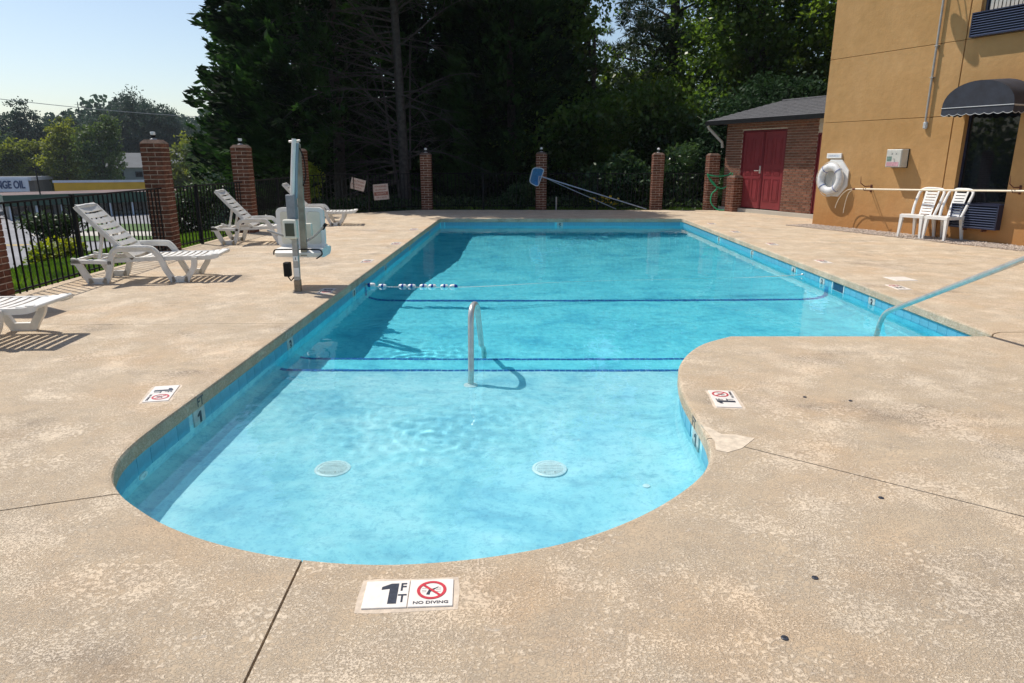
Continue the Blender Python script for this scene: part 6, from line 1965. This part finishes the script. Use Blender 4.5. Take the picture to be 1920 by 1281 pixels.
# vehicles
def car(label, x, y, rz, m_, van=False):
    t = thing('parked_car', label, 'car', (x, y, zf), rz, 'vehicles in the car park below')
    if van:
        prof = [(-2.5, 0.35), (2.4, 0.35), (2.5, 0.9), (2.3, 1.1), (1.7, 1.9), (-2.45, 1.95), (-2.52, 1.0)]
    else:
        prof = [(-2.2, 0.3), (2.2, 0.3), (2.25, 0.7), (1.3, 0.88), (0.6, 1.38), (-1.1, 1.4), (-1.75, 0.95), (-2.22, 0.9)]
    MB().prism(prof, -0.88, 0.88).build('body', m_, t)
    gl = [(1.15, 0.92), (0.55, 1.32), (-1.05, 1.34), (-1.55, 0.95)] if not van else [(1.9, 1.25), (1.55, 1.78), (-2.3, 1.8), (-2.35, 1.25)]
    MB().prism(gl, -0.895, 0.895).build('side_glass', M['glass_dark'], t)
    for wx in (-1.4, 1.4):
        for wy in (-0.84, 0.84):
            w_ = MB().tube([(wx, wy - 0.1, 0.33), (wx, wy + 0.1, 0.33)], 0.33, 16).build('wheel', M['rubber'], t)
            MB().tube([(wx, wy - 0.11, 0.33), (wx, wy + 0.11, 0.33)], 0.17, 10).build('rim', M['steel_dull'], w_)
    for wy in (-0.6, 0.6):
        MB().box(2.2 if not van else 2.44, 2.26 if not van else 2.5, wy - 0.15, wy + 0.15, 0.62, 0.76).build('headlight', M['lamp_white'], t)
car('white van parked on the car park under the green fascia, left of all others', -69.5, 90.5, R(12), M['car_white'], True)
car('silver car parked behind the second fence pier beside the shrub', -42.5, 95, R(30), M['fascia_white'])
car('white car with dark windows parked before the yellow shop', -61, 113, R(5), M['car_white'])
# utility pole with cross arm, and a wire across the sky
t = thing('utility_pole', 'grey utility pole with a short cross arm between the tall pier and the second pier', 'pole', (-58, 118, zf))
MB().tube([(0, 0, 0), (0, 0, 6.3)], 0.14, 8).build('pole', M['wall_pale'], t)
MB().box(-2.1, 1.2, -0.08, 0.08, 3.4, 3.65).build('cross_arm', M['wall_pale'], t)
t = thing('lamp_post', 'thin dark lamp post in front of the yellow fascia', 'lamp post', (-61.5, 91, zf))
MB().tube([(0, 0, 0), (-0.1, 0, 6.4)], 0.09, 8).build('post', M['iron'], t)
MB().box(-1.3, 0.2, -0.15, 0.15, 6.4, 6.5).build('lamp_head', M['iron'], t)
t = thing('overhead_wire', 'single thin overhead wire sloping across the pale sky at left', 'wire', (0, 0, 0))
pts = []
for k in range(13):
    s_ = k / 12
    pts.append((-62 + 20 * s_, 70 + 30 * s_, 8.6 - 1.6 * s_ - 3.0 * s_ * (1 - s_) * 0.6))
MB().tube(pts, 0.035, 5, cap=False).build('wire', M['steel_dull'], t)
# far trees, each its own
def haze_box():
    x0, x1, y0, y1, z0, z1 = -700, 700, -60, 900, -9, 26
    m = bpy.data.materials.new('haze'); m.use_nodes = True
    t = m.node_tree; t.nodes.clear()
    o = t.nodes.new('ShaderNodeOutputMaterial'); v = t.nodes.new('ShaderNodeVolumePrincipled')
    v.inputs['Color'].default_value = (0.86, 0.92, 1.0, 1); v.inputs['Density'].default_value = 0.0002
    t.links.new(v.outputs[0], o.inputs['Volume'])
    h = MB().box(x0, x1, y0, y1, z0, z1).build('haze', m); h['kind'] = 'stuff'
haze_box()
def far_tree(px, Y, ztop, w, m_, seed, label, base_z=None, cl=170, lf=0.9):
    depth = Y * 0.966 + 0.4
    X = (px - 960) / 1280 * depth
    zb = gz(X, Y) if base_z is None else base_z
    H = ztop - zb
    rng_ = np.random.default_rng(seed)
    ww = w
    bl = [(0, 0, H * 0.62, ww, ww * 0.8, H * 0.36), (rng_.uniform(-.5, .5) * ww, 0, H * 0.82, ww * 0.6, ww * 0.6, H * 0.19), (-ww * 0.55, 0, H * 0.45, ww * 0.6, ww * 0.5, H * 0.25), (ww * 0.5, 0, H * 0.42, ww * 0.6, ww * 0.5, H * 0.24), (0, 0, H * 0.22, ww * 0.8, ww * 0.6, H * 0.2)]
    t = thing('far_tree', label, 'tree', (X, Y, zb), 0, 'trees on the far side of the car park')
    tk = MB().tube(limb_path((0, 0, -1), (0, 0, H * 0.75), rng_, 5, 0.05), [0.45 - 0.06 * i for i in range(6)], 7).build('trunk', M['bark_dark'], t)
    C, D = clumped_crown(bl, int(cl * 1.25), 46, ww * 0.12, rng_, 0.62, 0.16)
    leaves('crown', C, D * 0.4 + sphere_dirs(len(C), rng_), lf * rng_.uniform(0.6, 1.3, len(C)), lf * 0.62, M[m_], rng_, t, up=1.0)
ft = [
    (-70, 150, 9.5, 7, 'far1', 'dark far tree at the left frame edge'), (18, 178, 11.5, 5.5, 'far1', 'dark bluish far tree, first of the high ones from the left'), (62, 172, 14.6, 4.2, 'far1', 'pointed dark far tree highest in the left corner'),
    (100, 180, 11.6, 6, 'far1', 'dark far tree right of the pointed one'), (22, 134, 4.6, 4.0, 'far3', 'olive sunlit far tree low at the left, above the sign shop'), (-22, 140, 6.5, 4.5, 'far2', 'green far tree partly outside the left frame edge'),
    (124, 130, 8.3, 3.5, 'far3', 'bright yellow green far tree left of the bushy dark green one'), (72, 140, 4.6, 3.6, 'far3', 'low olive far tree over the lamp post'), (192, 127, 8.8, 3.5, 'far2', 'bushy mid green far tree left of the tall brick pier'),
    (152, 138, 5.6, 3.0, 'far2', 'shaded low far tree between the yellow green and the bushy one'), (150, 188, 12.2, 7, 'far1', 'dull far tree peeping between yellow and green ones'), (218, 185, 14.0, 6, 'far1', 'dark broad far tree over the tall pier, left part'), (262, 188, 18.0, 7.0, 'far1', 'highest dark far tree behind the tall pier lamp'),
    (304, 186, 15.0, 6.5, 'far1', 'dark far tree right of the highest one'), (345, 190, 11.8, 7, 'far1', 'hazy far tree left of the cypress edge'), (392, 192, 10.8, 7, 'far1', 'hazy far tree mostly hidden by the cypress edge'),
    (358, 112, 3.9, 3.9, 'far3', 'rounded olive green tree left of the second fence pier'), (325, 118, 0.6, 2.6, 'far2', 'low green tree above the fence right of the tall pier'), (402, 80, 3.9, 2.4, 'far2', 'bright green tree tucked under the cypress edge'),
    (425, 62, 2.2, 3.0, 'far2', 'green tree low between the second pier and the cypress'), (470, 60, 1.5, 4.0, 'far1', 'dark green tree right of the second fence pier'), (46, 136, 3.2, 2.8, 'far2', 'small dark green far tree over the left end of the yellow shop'),
]
for i, (px_, Y, zt, w_, m_, lab) in enumerate(ft):
    far_tree(px_, Y, zt, w_, m_, 200 + i, lab, cl=230 if w_ > 5 else 150, lf=0.55 if Y > 100 else 0.34)
for i, (x_, y_, lab) in enumerate(((-24, 17.5, 'broad green tree on the slope left of the picture, nearer one'), (-31, 24, 'broad green tree on the slope left of the picture, middle one'), (-34, 14, 'broad green tree on the slope left of the picture, farthest one'))):
    tree('leafy_tree', lab, 'tree', (x_, y_, gz(x_, y_)), 6, 0.3, [(0, 0, 6.5, 4, 3.5, 3.2), (1.5, 0, 4.2, 2.6, 2.4, 2.0), (-1.6, 0, 4.4, 2.6, 2.4, 2.0)], 420, 30, 0.5, 0.34, 0.24, M['oak2'], M['bark_dark'], 300 + i, 'trees on the slope')
# distant wooded ridge behind everything
def ridge(name, x0, x1, y0, z0, h, seed, n=26000):
    rng_ = np.random.default_rng(seed)
    x = rng_.uniform(x0, x1, n); y = y0 + rng_.uniform(-16, 16, n)
    top = h * (0.72 + 0.16 * np.sin(x * 0.045 + seed) + 0.12 * np.sin(x * 0.13) + 0.06 * np.sin(x * 0.37))
    z = z0 + top * rng_.random(n) ** 0.6
    C = np.stack([x, y, z], 1)
    o = leaves(name, C, sphere_dirs(n, rng_), 1.9, 1.5, M['far1'], rng_, up=1.0)
    o['kind'] = 'stuff'
ridge('distant_wood', -300, 60, 240, -5, 25, 7, 42000)
ridge('distant_wood', 60, 260, 190, -3, 16, 9, 12000)
